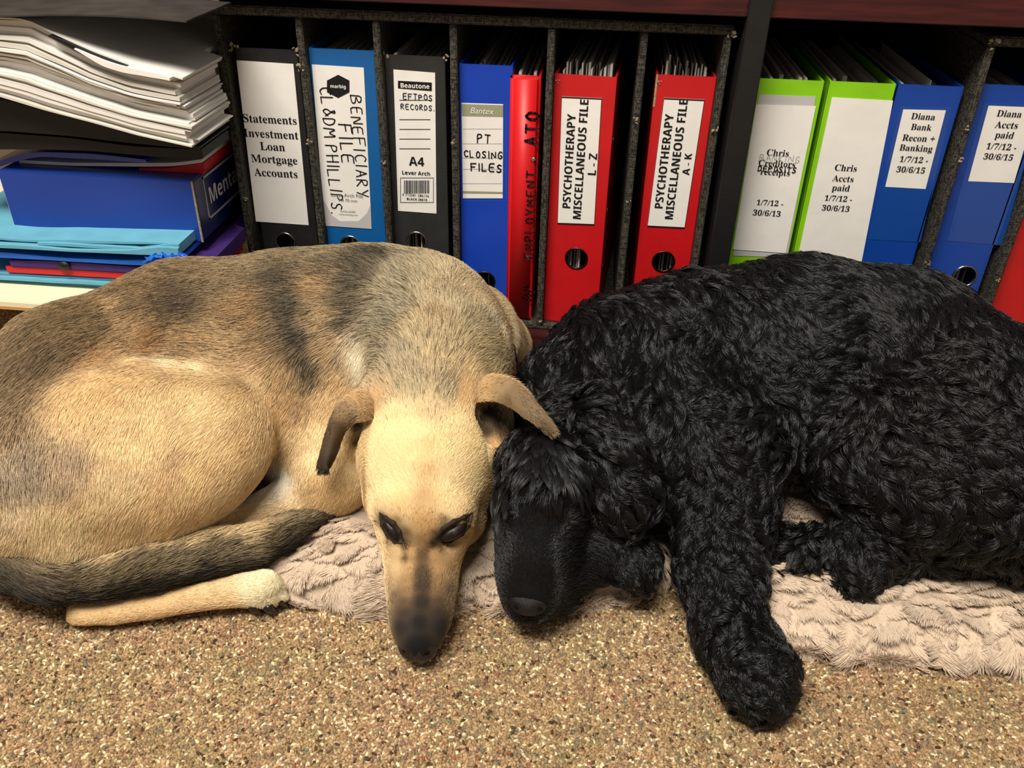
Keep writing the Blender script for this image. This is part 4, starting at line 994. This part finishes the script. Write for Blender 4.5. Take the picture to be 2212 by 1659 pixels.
# ears: folded flaps with thickness
def flap(name, st, thick, m, parent, dabs, arrows, bulge=.009, nseg=8, lab=None, seed=0, fur=16000):
    A = np.array([list(W(a[0], a[1], z)) for a, b, z in st]); B = np.array([list(W(b[0], b[1], z-.002)) for a, b, z in st])
    t0 = np.linspace(0, 1, len(st)); t1 = np.linspace(0, 1, 30)
    def ip(M_):
        o = np.stack([np.interp(t1, t0, M_[:, j]) for j in range(3)], 1)
        for _ in range(4): o[1:-1] = .25*o[:-2]+.5*o[1:-1]+.25*o[2:]
        return o
    A, B = ip(A), ip(B); n = len(t1); V = []
    tang = unit_(np.gradient((A+B)/2, axis=0)); acr = unit_(B-A); nrm = unit_(np.cross(tang, acr))
    toward = np.array(CAM)-(A+B)/2
    sg = np.sign((nrm*toward).sum(1)); nrm = nrm*sg[:, None]
    G = np.zeros((n, nseg+1, 2, 3))
    for i in range(nseg+1):
        s = i/nseg; bow = bulge*math.sin(math.pi*s)
        mid = A*(1-s)+B*s+nrm*bow
        th = thick*(.25+.75*math.sin(math.pi*min(max(s, .04), .96)))
        G[:, i, 0] = mid+nrm*th/2; G[:, i, 1] = mid-nrm*th/2
    idx = np.arange(n*(nseg+1)*2).reshape(n, nseg+1, 2); Pv = G.reshape(-1, 3); Qs = []
    for i in range(n-1):
        for j in range(nseg):
            Qs.append((idx[i, j, 0], idx[i, j+1, 0], idx[i+1, j+1, 0], idx[i+1, j, 0])); Qs.append((idx[i, j, 1], idx[i+1, j, 1], idx[i+1, j+1, 1], idx[i, j+1, 1]))
        for j, s_ in ((0, 1), (nseg, -1)):
            q = (idx[i, j, 0], idx[i+1, j, 0], idx[i+1, j, 1], idx[i, j, 1]); Qs.append(q[::s_])
    for i, s_ in ((0, -1), (n-1, 1)):
        for j in range(nseg):
            q = (idx[i, j, 0], idx[i, j+1, 0], idx[i, j+1, 1], idx[i, j, 1]); Qs.append(q[::s_])
    Qv = np.array(Qs)
    # make the camera-side faces wind outward
    a, b, c, d = (Pv[Qv[:, k]] for k in range(4)); nn = np.cross(c-a, d-b)[0]
    if nn @ (np.array(CAM)-a[0]) < 0: Qv = Qv[:, ::-1]
    o = np_mesh(name, Pv, Qv, m, parent, label=lab)
    pp = Paint(Pv, Qv); f = pp.field(dabs, Pv); vtint(o, f[:, :3]*.8)
    coat(Pv, Qv, pp, dabs, arrows, fur, 30+seed, o, name='ear_fur', width=.0002, lift=.12, cut=-.9)
    return o
flap('ear', [((806, 832), (832, 892), .160), ((775, 836), (812, 908), .172), ((745, 854), (788, 906), .180), ((719, 888), (758, 916), .170), ((703, 935), (742, 938), .152), ((692, 978), (728, 982), .136), ((686, 1006), (716, 1006), .127), ((692, 1021), (702, 1020), .124)],
     .0045, M_SKIN, tan, [D(815, 858, .01, (206, 170, 118), .05, 6), D(775, 862, .01, (196, 158, 106), .1, 6), D(745, 885, .008, (150, 122, 84), .3, 5), D(722, 925, .008, (104, 84, 60), .4, 5), D(710, 965, .008, (84, 68, 50), .4, 5), D(700, 1008, .008, (62, 50, 38), .3, 5), D(760, 898, .004, (110, 88, 60), .3, 5)],
     [(800, 860, -1, -.3), (760, 875, -1, .4), (720, 920, -.5, 1), (705, 980, -.3, 1)], lab='folded ear with a dark drooping tip', seed=1)
flap('ear', [((998, 814), (988, 874), .158), ((1040, 804), (1018, 874), .176), ((1088, 810), (1058, 862), .190), ((1126, 828), (1096, 876), .197), ((1150, 854), (1128, 898), .199), ((1162, 886), (1154, 917), .196), ((1178, 914), (1174, 930), .190), ((1190, 932), (1186, 940), .184)],
     .0045, M_SKIN, tan, [D(1000, 845, .01, (216, 176, 116), .03, 7), D(1040, 838, .01, (198, 160, 106), .08, 7), D(1080, 832, .008, (164, 134, 92), .2, 6), D(1110, 848, .008, (134, 108, 74), .25, 6), D(1140, 876, .008, (126, 104, 72), .25, 6), D(1165, 912, .008, (122, 100, 72), .25, 5), D(1100, 866, .003, (100, 80, 54), .3, 5), D(1148, 908, .003, (104, 86, 60), .3, 5), D(1090, 862, .004, (120, 96, 64), .3, 5), D(1130, 896, .004, (110, 90, 62), .3, 5)],
     [(1000, 845, .5, -1), (1050, 835, 1, -.2), (1110, 850, 1, .5), (1160, 905, 1, .8)], lab='ear folded out towards the black dog', seed=2)
# eyes half closed between dark slanting lids
def on_face(x, y, out): h = pt.hit(x, y); return h+(CAM-h).normalized()*out
M_LID = mat('dark_eyelid', (44, 34, 27), .7, .2); M_IRIS = mat('brown_iris', (44, 34, 29), .45, .3)
for (ex, ey), er, ax, upper, lower in (
    ((847, 1146), .0092, (28, 42), [(820, 1108), (834, 1119), (850, 1130), (863, 1148), (871, 1168)], [(820, 1112), (825, 1134), (836, 1154), (852, 1170), (870, 1174)]),
    ((979, 1148), .0108, (-50, 30), [(1020, 1108), (1002, 1117), (980, 1127), (958, 1141), (940, 1164)], [(1021, 1112), (1013, 1136), (998, 1154), (972, 1170), (942, 1172)])):
    c = on_face(ex, ey, -.0042); toc = (CAM-c).normalized()
    fx = (_rr*ax[0]-_uu*ax[1]).normalized(); fx = (fx-toc*fx.dot(toc)).normalized(); fz = toc.cross(fx)
    Mx = Matrix(((fx.x, toc.x, fz.x, c.x), (fx.y, toc.y, fz.y, c.y), (fx.z, toc.z, fz.z, c.z), (0, 0, 0, 1)))
    bm = bmesh.new(); bmesh.ops.create_uvsphere(bm, u_segments=28, v_segments=18, radius=er, matrix=Mx @ Matrix.Diagonal((1.28, .66, .62, 1)))
    eye = from_bm('eye', bm, M_EYE, tan, smooth=True, label='half closed dark eye')
    bm = bmesh.new(); bmesh.ops.create_uvsphere(bm, u_segments=24, v_segments=12, radius=er*.42, matrix=Mx @ Matrix.Translation((-er*.08, er*.40, er*.06)) @ Matrix.Diagonal((1.05, .68, .85, 1)))
    from_bm('iris', bm, M_IRIS, eye, smooth=True)
    for row_, rad, out in ((upper, .0024, .0000), (lower, .0017, .0002)):
        q = [on_face(x, y, out) for x, y in row_]
        lo_ = Vector([min(p[j] for p in q)-.008 for j in range(3)]); hi_ = Vector([max(p[j] for p in q)+.008 for j in range(3)])
        Z = Solid(lo_, hi_, .0007)
        rs = [rad*.35, rad*.85, rad, rad*.85, rad*.35]
        for p0, p1, r0, r1 in zip(q[:-1], q[1:], rs[:-1], rs[1:]): Z.cone(p0, r0, p1, r1, .0015)
        lp, lq = Z.mesh(); np_mesh('eyelid', lp, lq, M_LID, tan, label='dark slanting eyelid')
# nose leather with nostrils
n0 = W(902, 1398, .028)
bm = bmesh.new(); bmesh.ops.create_uvsphere(bm, u_segments=28, v_segments=18, radius=1, matrix=Matrix.Translation(n0) @ Matrix.Diagonal((.0175, .0115, .0150, 1)))
for v in bm.verts:
    q = v.co-n0
    for sx in (-1, 1):
        dd = ((q.x-sx*.009)**2+(q.y+.009)**2+(q.z-.002)**2)**.5
        if dd < .006: v.co.y += .004*(1-dd/.006)
    if abs(q.x) < .0015 and q.y < -.004: v.co.y += .0012
nose = from_bm('nose', bm, M_WET, tan, smooth=True, label='dark leathery nose')
for sx in (-1, 1):
    bm = bmesh.new(); bmesh.ops.create_uvsphere(bm, u_segments=12, v_segments=8, radius=1, matrix=Matrix.Translation(n0+Vector((sx*.0088, -.0068, .003))) @ Matrix.Diagonal((.0035, .0025, .0022, 1)))
    from_bm('nostril', bm, M_HOLE, nose, smooth=True)
# claws
for (x, y) in ((616, 1306), (592, 1322), (560, 1322)):
    a = W(x-12, y-10, .017); b = W(x+4, y+2, .006); q = Solid(np.minimum(a, b)-.012, np.maximum(a, b)+.012, .001)
    q.cone(a, .0050, b, .0022, .002); cp, cq = q.mesh(); np_mesh('claw', cp, cq, M_CLAW, tan)
# whiskers
wk = []
for i in range(9):
    sx = -1 if i < 6 else 1; a = np.array(W(868 if sx < 0 else 958, 1290+i % 6*9, .045)); d = np.array(_rr)*sx*.036+np.array(_uu)*(.022-.005*(i % 3))
    wk.append([a+d*t+np.array([0, 0, -.004*t*t]) for t in (0, .33, .66, 1)])
hair('whisker', np.array(wk, np.float32), np.array([.0002, .00018, .00012, .00005]), (.02, .018, .015), M_COAT, tan, kind='stuff')
# collar seen behind the neck
S3 = Solid(tuple(W(1085, 750, .14)-Vector((.06, .06, .06))), tuple(W(1085, 750, .14)+Vector((.06, .06, .06))), .0015)
S3.chain([(1050, 708, .155, 10), (1078, 728, .148, 13), (1098, 752, .140, 14), (1108, 785, .128, 12)], .003)
cp, cq = S3.mesh(); np_mesh('collar', cp, cq, M_BLKF, tan, label='black collar showing at the side of the neck')
# ------------------------------------------------------------ fluffy mats
M_FLEECE = hair_mat('fleece_pile', .85, .08, sheen=.2)
M_BACKING = mat('mat_backing', (150, 122, 104), .9, .1)
PINK = np.array(lin((220, 199, 176)))
def mat_cushion(name, poly, hgt, seed, label, n_hair, edge=.035, cs=1.0):
    root = empty(name, (poly[0][0], poly[0][1], 0), label=label, cat='pet mat')
    poly = np.array(poly); lo, hi = poly.min(0), poly.max(0)
    h = .005; xs = np.arange(lo[0], hi[0]+h, h); ys = np.arange(lo[1], hi[1]+h, h)
    def inside_dist(X, Y):
        d = np.full(X.shape, 1e9); ins = np.zeros(X.shape, bool)
        for i in range(len(poly)):
            a, b = poly[i], poly[(i+1) % len(poly)]; e = b-a
            t = np.clip(((X-a[0])*e[0]+(Y-a[1])*e[1])/(e@e), 0, 1)
            d = np.minimum(d, np.hypot(X-a[0]-t*e[0], Y-a[1]-t*e[1]))
            c = ((a[1] > Y) != (b[1] > Y)) & (X < (b[0]-a[0])*(Y-a[1])/(b[1]-a[1]+1e-12)+a[0]); ins ^= c
        return np.where(ins, d, -d)
    Sd = Solid((lo[0]-.02, lo[1]-.02, -.004), (hi[0]+.02, hi[1]+.02, .075), .005)
    gx, gy, gz = [Sd.lo[j]+Sd.h*np.arange(Sd.n[j]) for j in range(3)]
    X, Y = np.meshgrid(gx, gy, indexing='ij'); d = inside_dist(X, Y)
    q = np.stack([X.ravel(), Y.ravel(), np.zeros(X.size)], 1)
    top = hgt*np.sqrt(np.clip(1-(1-np.clip(d/edge, 0, 1))**2, 0, 1))*(1+.14*lump(q, .035, seed).reshape(X.shape))
    Sd.d = np.maximum(np.maximum(-d[:, :, None], gz[None, None, :]-np.maximum(top, .004)[:, :, None]), .0015-gz[None, None, :]).astype(np.float32)*.8
    P_, Q_ = Sd.mesh(); P_ = smooth_mesh(P_, Q_, 2)
    o = np_mesh('cushion', P_, Q_, M_FLEECE, root); vtint(o, np.tile(PINK*.7, (len(P_), 1)))
    # pile: patches of hair that lean together and overlap like shingles
    H, Nn = scatter(P_, Q_, n_hair, lambda c, nn: (c[:, 1] < .80)*(nn[:, 2] > -.4)*np.where(c[:, 1] < .66, 1, .35), seed)
    r = np.random.default_rng(seed+1)
    # patch centres
    ns = int((hi[0]-lo[0])*(.82-lo[1])/(.017*.014*cs)); C = np.stack([r.uniform(lo[0]-.01, hi[0]+.01, ns), r.uniform(lo[1]-.01, .82, ns)], 1)
    cell = np.zeros(len(H), int); best = np.full(len(H), 1e9)
    order = np.argsort(C[:, 0]); C = C[order]
    wob = .004*np.stack([lump(H, .006, seed+8), lump(H, .006, seed+9)], 1)
    Hq = H[:, :2]+wob
    for i in range(0, len(H), 20000):
        hq = Hq[i:i+20000]
        b = np.full(len(hq), 1e9); ci = np.zeros(len(hq), int)
        for j in range(ns):
            dd = (hq[:, 0]-C[j, 0])**2+1.5*(hq[:, 1]-C[j, 1])**2
            m_ = dd < b; b[m_] = dd[m_]; ci[m_] = j
        cell[i:i+20000] = ci
    ca = r.normal(-math.pi/2, .55, ns); cl = r.uniform(.55, 1.3, ns)**.7; clift = r.uniform(.25, .6, ns)
    ctone = r.uniform(.9, 1.08, ns)
    ang = ca[cell]+r.normal(0, .12, len(H))+.25*lump(H, .008, seed+2)
    rel = H[:, :2]-C[cell]
    front = rel[:, 0]*np.cos(ca[cell])+rel[:, 1]*np.sin(ca[cell])
    dirv = np.stack([np.cos(ang), np.sin(ang), np.zeros(len(H))], 1)
    # spread fan-wise toward the patch edge
    dirv[:, :2] += rel/.010*.35; 
    T = dirv-(dirv*Nn).sum(1)[:, None]*Nn; T = unit_(T)
    L = .0135*cl[cell]*r.uniform(.8, 1.1, len(H))*(.80+.30*np.clip(front/.008, -1, 1))*np.where(Nn[:, 2] < .6, 1.35, 1)
    lf = clift[cell]+.35*np.clip(front/.008, -1, 1)+r.normal(0, .05, len(H)); lf = np.clip(lf, .12, 1.1)
    Pn = np.zeros((len(H), 4, 3), np.float32)
    for k, t in enumerate((0, .35, .7, 1)):
        Pn[:, k] = H-Nn*.001+T*(L*t)[:, None]+Nn*(L*lf*(1.5*t-.75*t*t))[:, None]
    Pn[:, :, 2] = np.maximum(Pn[:, :, 2], .001)
    col = PINK[None]*(ctone[cell]*r.uniform(.92, 1.06, len(H)))[:, None]
    hair('fleece', Pn, np.array([.00034, .00036, .0003, .00010]), np.clip(col, 0, .95), M_FLEECE, o, kind='stuff')
def G(px, py): p = onZ(px, py, .006); return (p.x, p.y)
a = G(612, 1302); b = G(850, 1316); c = G(1100, 1306); d = G(1380, 1292); e = G(1432, 1262); f_ = G(1448, 1200)
mat_cushion('pet_mat', [(-.335, .60), (-.325, .575), a, b, c, d, e, f_, (f_[0]+.012, .80), (f_[0]+.01, .90), (-.30, .90), (-.345, .80)], .036, 5, 'pinkish beige fluffy pet mat under the heads of both dogs', 230000)
g = G(1480, 1230); h_ = G(1600, 1330); i_ = G(1700, 1402); j_ = G(1880, 1425); k_ = G(2212, 1445); 
mat_cushion('pet_mat', [(f_[0]+.020, .80), (g[0]+.002, g[1]), h_, i_, j_, k_, (k_[0]+.18, k_[1]), (k_[0]+.20, .88), (f_[0]+.03, .90)], .038, 15, 'pinkish beige fluffy pet mat lying under the hind legs of the black dog', 280000, cs=.55)
# ------------------------------------------------------------ the black dog
M_BSKIN = mat('black_skin', (6, 6, 6), .8, .2)
M_BHAIR = hair_mat('black_curly_hair', .34, .5)
M_BSHORT = hair_mat('black_short_hair', .38, .5)
bdog = empty('dog', W(1650, 1000, 0), label='black curly-coated dog asleep with one long foreleg stretched onto the carpet', cat='dog')
S = Solid((-.13, .38, -.005), (.66, 1.0, .29), .0045)
S.chain([(1270, 850, .13, 130), (1340, 815, .135, 160), (1500, 775, .135, 170), (1720, 775, .145, 205), (1920, 800, .140, 205), (2070, 905, .135, 205), (2230, 1030, .12, 220)], .03)
S.chain([(1250, 880, .125, 130), (1400, 960, .10, 165), (1560, 935, .10, 145), (1640, 912, .115, 120)], .03)
S.chain([(1400, 1000, .075, 120), (1300, 1040, .075, 110)], .02)
S.ell(W(2040, 1000, .125), (.13, .095, .085), (0, 0, -8), .03)
S.chain([(2180, 1100, .075, 125), (2000, 1120, .065, 115), (1900, 1160, .06, 85), (1850, 1215, .05, 70)], .02)
S.chain([(1960, 1150, .06, 75), (1820, 1180, .055, 42), (1700, 1185, .052, 42)], .012)
# long foreleg
S.chain([(1560, 980, .115, 140), (1560, 1110, .08, 96), (1550, 1230, .055, 74), (1580, 1360, .034, 66), (1625, 1440, .034, 70), (1640, 1482, .030, 66)], .02)
# folded forepaw
S.chain([(1290, 1110, .075, 80), (1350, 1190, .06, 52), (1372, 1222, .055, 48)], .012)
# head
S.chain([(1270, 950, .13, 110), (1185, 1010, .125, 92)], .03)
S.chain([(1185, 1030, .122, 96), (1165, 1110, .100, 88)], .02)
S.chain([(1240, 1080, .09, 84), (1270, 1150, .068, 68), (1255, 1220, .05, 48)], .02)
S.chain([(1158, 1140, .095, 86), (1156, 1210, .075, 76), (1150, 1265, .056, 66), (1145, 1298, .044, 48)], .015)
S.chain([(1215, 1225, .05, 62), (1200, 1282, .035, 44)], .015)
S.chain([(1112, 1098, .118, 22)], .015); S.chain([(1222, 1112, .112, 26)], .015); S.chain([(1180, 1050, .14, 44)], .02)
S.floor(.004)
BP, BQ = S.mesh(); BP = smooth_mesh(BP, BQ, 2)
bbody = np_mesh('body', BP, BQ, M_BSKIN, bdog)
bp_ = Paint(BP, BQ)
# dab: hair length mm, curl 0..1
def E_(x, y, s, ln, cu): return (x, y, s, [ln, cu])
BD = [E_(1180, 980, .02, 20, .25), E_(1170, 1040, .015, 15, .15), E_(1160, 1105, .014, 3.4, .0), E_(1155, 1160, .018, 2.6, 0), E_(1155, 1220, .018, 2.4, 0), E_(1150, 1280, .018, 2.2, 0), E_(1095, 1150, .014, 2.6, 0), E_(1095, 1230, .014, 2.4, 0), E_(1210, 1160, .014, 3.2, 0), E_(1215, 1230, .014, 2.8, 0), E_(1190, 1290, .014, 2.6, 0), E_(1250, 1195, .014, 14, .4), E_(1240, 1130, .010, 12, .3),
 E_(1260, 1150, .015, 12, .4), E_(1290, 1180, .012, 14, .5), E_(1300, 1080, .02, 24, .9), E_(1250, 1040, .015, 20, .5), E_(1350, 900, .05, 24, .8), E_(1500, 750, .05, 26, .7), E_(1380, 700, .04, 20, .4), E_(1200, 780, .03, 20, .5),
 E_(1700, 650, .05, 24, .5), E_(1900, 620, .05, 22, .35), E_(1700, 850, .05, 28, .9), E_(1900, 850, .05, 28, .9), E_(2100, 850, .05, 26, .8), E_(2100, 1050, .05, 26, .9), E_(1850, 1200, .04, 20, .8), E_(1570, 1100, .04, 24, .9),
 E_(1550, 1250, .03, 18, .8), E_(1600, 1400, .03, 15, .7), E_(1640, 1490, .03, 13, .6), E_(1370, 1220, .02, 13, .5), E_(1500, 950, .04, 26, .9)]
BA = [(1180, 960, .1, 1), (1150, 1040, -.3, 1), (1230, 1010, .8, .5), (1160, 1120, 0, -1), (1155, 1220, 0, -1), (1100, 1190, -.5, -1), (1220, 1200, .8, -.6), (1270, 1140, 1, .2), (1300, 1050, .5, 1), (1200, 800, -.2, 1), (1300, 720, -.2, 1), (1350, 900, .2, 1), (1450, 700, .3, .9),
 (1550, 650, .8, .6), (1500, 850, .1, 1), (1700, 620, 1, .3), (1700, 780, .6, .8), (1850, 640, 1, .4), (1650, 950, .0, 1), (1800, 900, .4, 1), (1950, 750, .8, .8), (2050, 700, .8, .8), (2000, 950, .4, 1), (2150, 900, .5, 1), (2100, 1150, .2, 1), (1850, 1200, -.3, 1), (1730, 1180, -.8, .6),
 (1560, 1080, .1, 1), (1550, 1200, 0, 1), (1590, 1350, .2, 1), (1640, 1480, .3, 1), (1350, 1200, .3, 1), (1200, 920, -.2, 1)]
def curls(P_, Q_, paint, nlock, per, seed, parent, name, dabs, arrows):
    H, Nn = scatter(P_, Q_, nlock, lambda c, nn: facing(c, nn, -.3)*(c[:, 2] > .006), seed)
    f = paint.field(dabs, H); r = np.random.default_rng(seed+1)
    keep = r.random(len(H)) < np.clip((f[:, 0]-3.5)/8, .0, 1); H, Nn, f = H[keep], Nn[keep], f[keep]
    dr = paint.dirs(arrows, H); n = len(H)
    T = unit_(dr-(dr*Nn).sum(1)[:, None]*Nn); B = np.cross(Nn, T)
    ang = f[:, 1]*(lump(H, .030, seed+2)*1.2+lump(H, .014, seed+3)*.9)+r.normal(0, .15, n)
    T, B = T*np.cos(ang)[:, None]+B*np.sin(ang)[:, None], B*np.cos(ang)[:, None]-T*np.sin(ang)[:, None]
    L = f[:, 0]*.00165*r.uniform(.75, 1.2, n); cu = f[:, 1]
    lift = .12+.22*cu*r.random(n)
    amp = cu*r.uniform(.0036, .0078, n); fr = r.uniform(.55, 1.15, n)*np.where(r.random(n) < .5, -1, 1); ph = r.uniform(0, 6.28, n)
    K = 11; ts = np.linspace(0, 1, K)
    N = n*per; li = np.repeat(np.arange(n), per)
    ro = .0068*np.sqrt(r.random(N)); ra = r.uniform(0, 6.28, N); ox, oy = ro*np.cos(ra), ro*np.sin(ra); oz = ro*np.sin(ra*2+1)*.5
    Ls = L[li]*r.uniform(.72, 1.08, N); php = ph[li]+ox*45+r.normal(0, .12, N); ampj = amp[li]*r.uniform(.9, 1.1, N)
    Pn = np.zeros((N, K, 3), np.float32)
    h, t_, b_, nn = H[li], T[li], B[li], Nn[li]
    for k, t in enumerate(ts):
        conv = 1-.74*t**.7
        w = 2*math.pi*fr[li]*t
        env = min(1, t*1.8)
        along = Ls*t*(1-.25*cu[li])
        side = ampj*env*(np.sin(w+php)-np.sin(php)*(1-env))+oy*conv
        up = lift[li]*Ls*(1.5*t-1.1*t*t)+.7*ampj*env*(np.cos(w+php)*.8+.5)+oz*conv
        Pn[:, k] = h-nn*.001+t_*(along+ox*conv)[:, None]+b_*side[:, None]+nn*(up-along**2/.20)[:, None]
    Pn[:, :, 2] = np.maximum(Pn[:, :, 2], .002)
    tone = r.uniform(.7, 1.25, n)[li]*r.uniform(.85, 1.15, N)
    col = np.array(lin((13, 13, 14)))[None]*tone[:, None]
    warm = (np.exp(-((h[:, 0]-.33)**2+(h[:, 1]-.70)**2)/.006))[:, None]
    col = col*(1+warm*np.array([.5, .15, .0]))
    hair(name, Pn, np.array([.00020]*8+[.00018, .00014, .00006]), col, M_BHAIR, parent, kind='stuff')
curls(BP, BQ, bp_, 6200, 42, 51, bbody, 'curly_fur', BD, BA)
def tuft_locks():
    H = []; N_ = []
    for (cx, cy, rx, ry, k) in ((1190, 985, 60, 40, 90), (1085, 1062, 22, 28, 26), (1238, 1010, 46, 34, 46)):
        for _ in range(k):
            a = rng.uniform(0, 6.28); q = math.sqrt(rng.random()); h = bp_.bvh.ray_cast(CAM, ray(cx+rx*q*math.cos(a), cy+ry*q*math.sin(a)).normalized())
            if h[0] is not None: H.append(h[0]); N_.append(h[1] if h[1].dot(CAM-h[0]) > 0 else -h[1])
    H, N_ = np.array(H), np.array(N_); n = len(H); per = 40; r = np.random.default_rng(5)
    dr = bp_.dirs([(1190, 950, 0, 1), (1150, 1010, -.5, 1), (1240, 1000, 1, .55), (1085, 1060, -.1, 1), (1200, 1010, .3, 1)], H)
    T = unit_(dr-(dr*N_).sum(1)[:, None]*N_); B = np.cross(N_, T); ang = r.normal(0, .3, n); T = T*np.cos(ang)[:, None]+B*np.sin(ang)[:, None]; B = np.cross(N_, T)
    li = np.repeat(np.arange(n), per); N = len(li); ro = .0045*np.sqrt(r.random(N)); ra = r.uniform(0, 6.28, N); L = (r.uniform(.020, .034, n)[li])*r.uniform(.75, 1.05, N); bend = r.normal(0, .006, n)[li]
    Pn = np.zeros((N, 7, 3), np.float32)
    for k, t in enumerate(np.linspace(0, 1, 7)):
        cv = 1-.6*t
        Pn[:, k] = H[li]+T[li]*(L*t+ro*np.cos(ra)*cv)[:, None]+B[li]*(ro*np.sin(ra)*cv+bend*t*t)[:, None]+N_[li]*(L*(.62*t-.5*t*t)+.004)[:, None]
    hair('forelock', Pn, np.array([.0002]*5+[.00014, .00005]), np.array(lin((14, 14, 15)))[None]*r.uniform(.7, 1.3, (N, 1)), M_BHAIR, bbody, kind='stuff')
tuft_locks()
# short velvet on face and a fluffy base coat
def short_black(n, seed):
    H, Nn = scatter(BP, BQ, n, lambda c, nn: facing(c, nn, -.2)*((c[:, 0] < .06)*(c[:, 1] < .80)*6+1.0), seed)
    nk = ((H-np.array(bp_.hit(1142, 1300)))**2).sum(1) > .014**2; H, Nn = H[nk], Nn[nk]; n = len(H)
    f = bp_.field(BD, H); dr = bp_.dirs(BA, H); r = np.random.default_rng(seed)
    T = unit_(dr-(dr*Nn).sum(1)[:, None]*Nn)+r.normal(0, .15, (n, 3)); L = np.clip(f[:, 0]*.8, 2.0, 9)*.001*r.uniform(.7, 1.2, n)
    Pn = np.zeros((n, 3, 3), np.float32)
    for k, t in enumerate((0, .5, 1)): Pn[:, k] = H+T*(L*t)[:, None]+Nn*(L*(.45*t-.18*t*t))[:, None]
    hair('under_fur', Pn, np.array([.00022, .0002, .00007]), np.array(lin((12, 12, 13)))[None]*r.uniform(.7, 1.3, (n, 1)), M_BSHORT, bbody, kind='stuff')
short_black(110000, 77)
# nose
n1 = bp_.hit(1142, 1300); n1 = n1-(CAM-n1).normalized()*.0098
bm = bmesh.new(); bmesh.ops.create_uvsphere(bm, u_segments=28, v_segments=18, radius=1, matrix=Matrix.Translation(n1) @ Matrix.Rotation(R(-25), 4, 'X') @ Matrix.Diagonal((.0175, .0120, .0125, 1)))
for v in bm.verts:
    q = v.co-n1
    for sx in (-1, 1):
        dd = ((q.x-sx*.010)**2+(q.y+.009)**2+(q.z-.000)**2)**.5
        if dd < .006: v.co.y += .004*(1-dd/.006)
bn = from_bm('nose', bm, mat('black_nose_leather', (15, 15, 17), .5, .4, bump=.8, bscale=1200), bdog, smooth=True, label='black leathery nose')
for sx in (-1, 1):
    bm = bmesh.new(); bmesh.ops.create_uvsphere(bm, u_segments=12, v_segments=8, radius=1, matrix=Matrix.Translation(n1+Vector((sx*.0098, -.0068, -.0005))) @ Matrix.Diagonal((.0030, .0018, .0018, 1)))
    from_bm('nostril', bm, M_HOLE, bn, smooth=True)
# closed eyes
for (x, y, up) in ((1108, 1108, 1), (1232, 1128, 1)):
    h = bp_.hit(x, y)
    bm = bmesh.new(); bmesh.ops.create_uvsphere(bm, u_segments=20, v_segments=12, radius=1, matrix=Matrix.Translation(h) @ Matrix.Diagonal((.0085, .003, .0030, 1)))
    from_bm('eyelid', bm, mat('black_eyelid', (8, 8, 9), .6, .3), bdog, smooth=True, label='closed black eyelid')
# hanging ear
S4 = Solid(tuple(W(1330, 960, .14)-Vector((.11, .11, .12))), tuple(W(1330, 960, .14)+Vector((.11, .11, .09))), .004)
S4.chain([(1265, 905, .165, 44), (1310, 970, .155, 62), (1335, 1050, .125, 66), (1345, 1100, .105, 46)], .01)
EP, EQ = S4.mesh(); EP = smooth_mesh(EP, EQ, 2); bear = np_mesh('ear', EP, EQ, M_BSKIN, bdog, label='long curly hanging ear')
ep = Paint(EP, EQ)
curls(EP, EQ, ep, 420, 44, 91, bear, 'ear_fur', [E_(1300, 960, .05, 24, .8), E_(1340, 1080, .05, 26, 1)], [(1280, 930, .4, 1), (1320, 1000, .2, 1), (1340, 1080, .1, 1)])
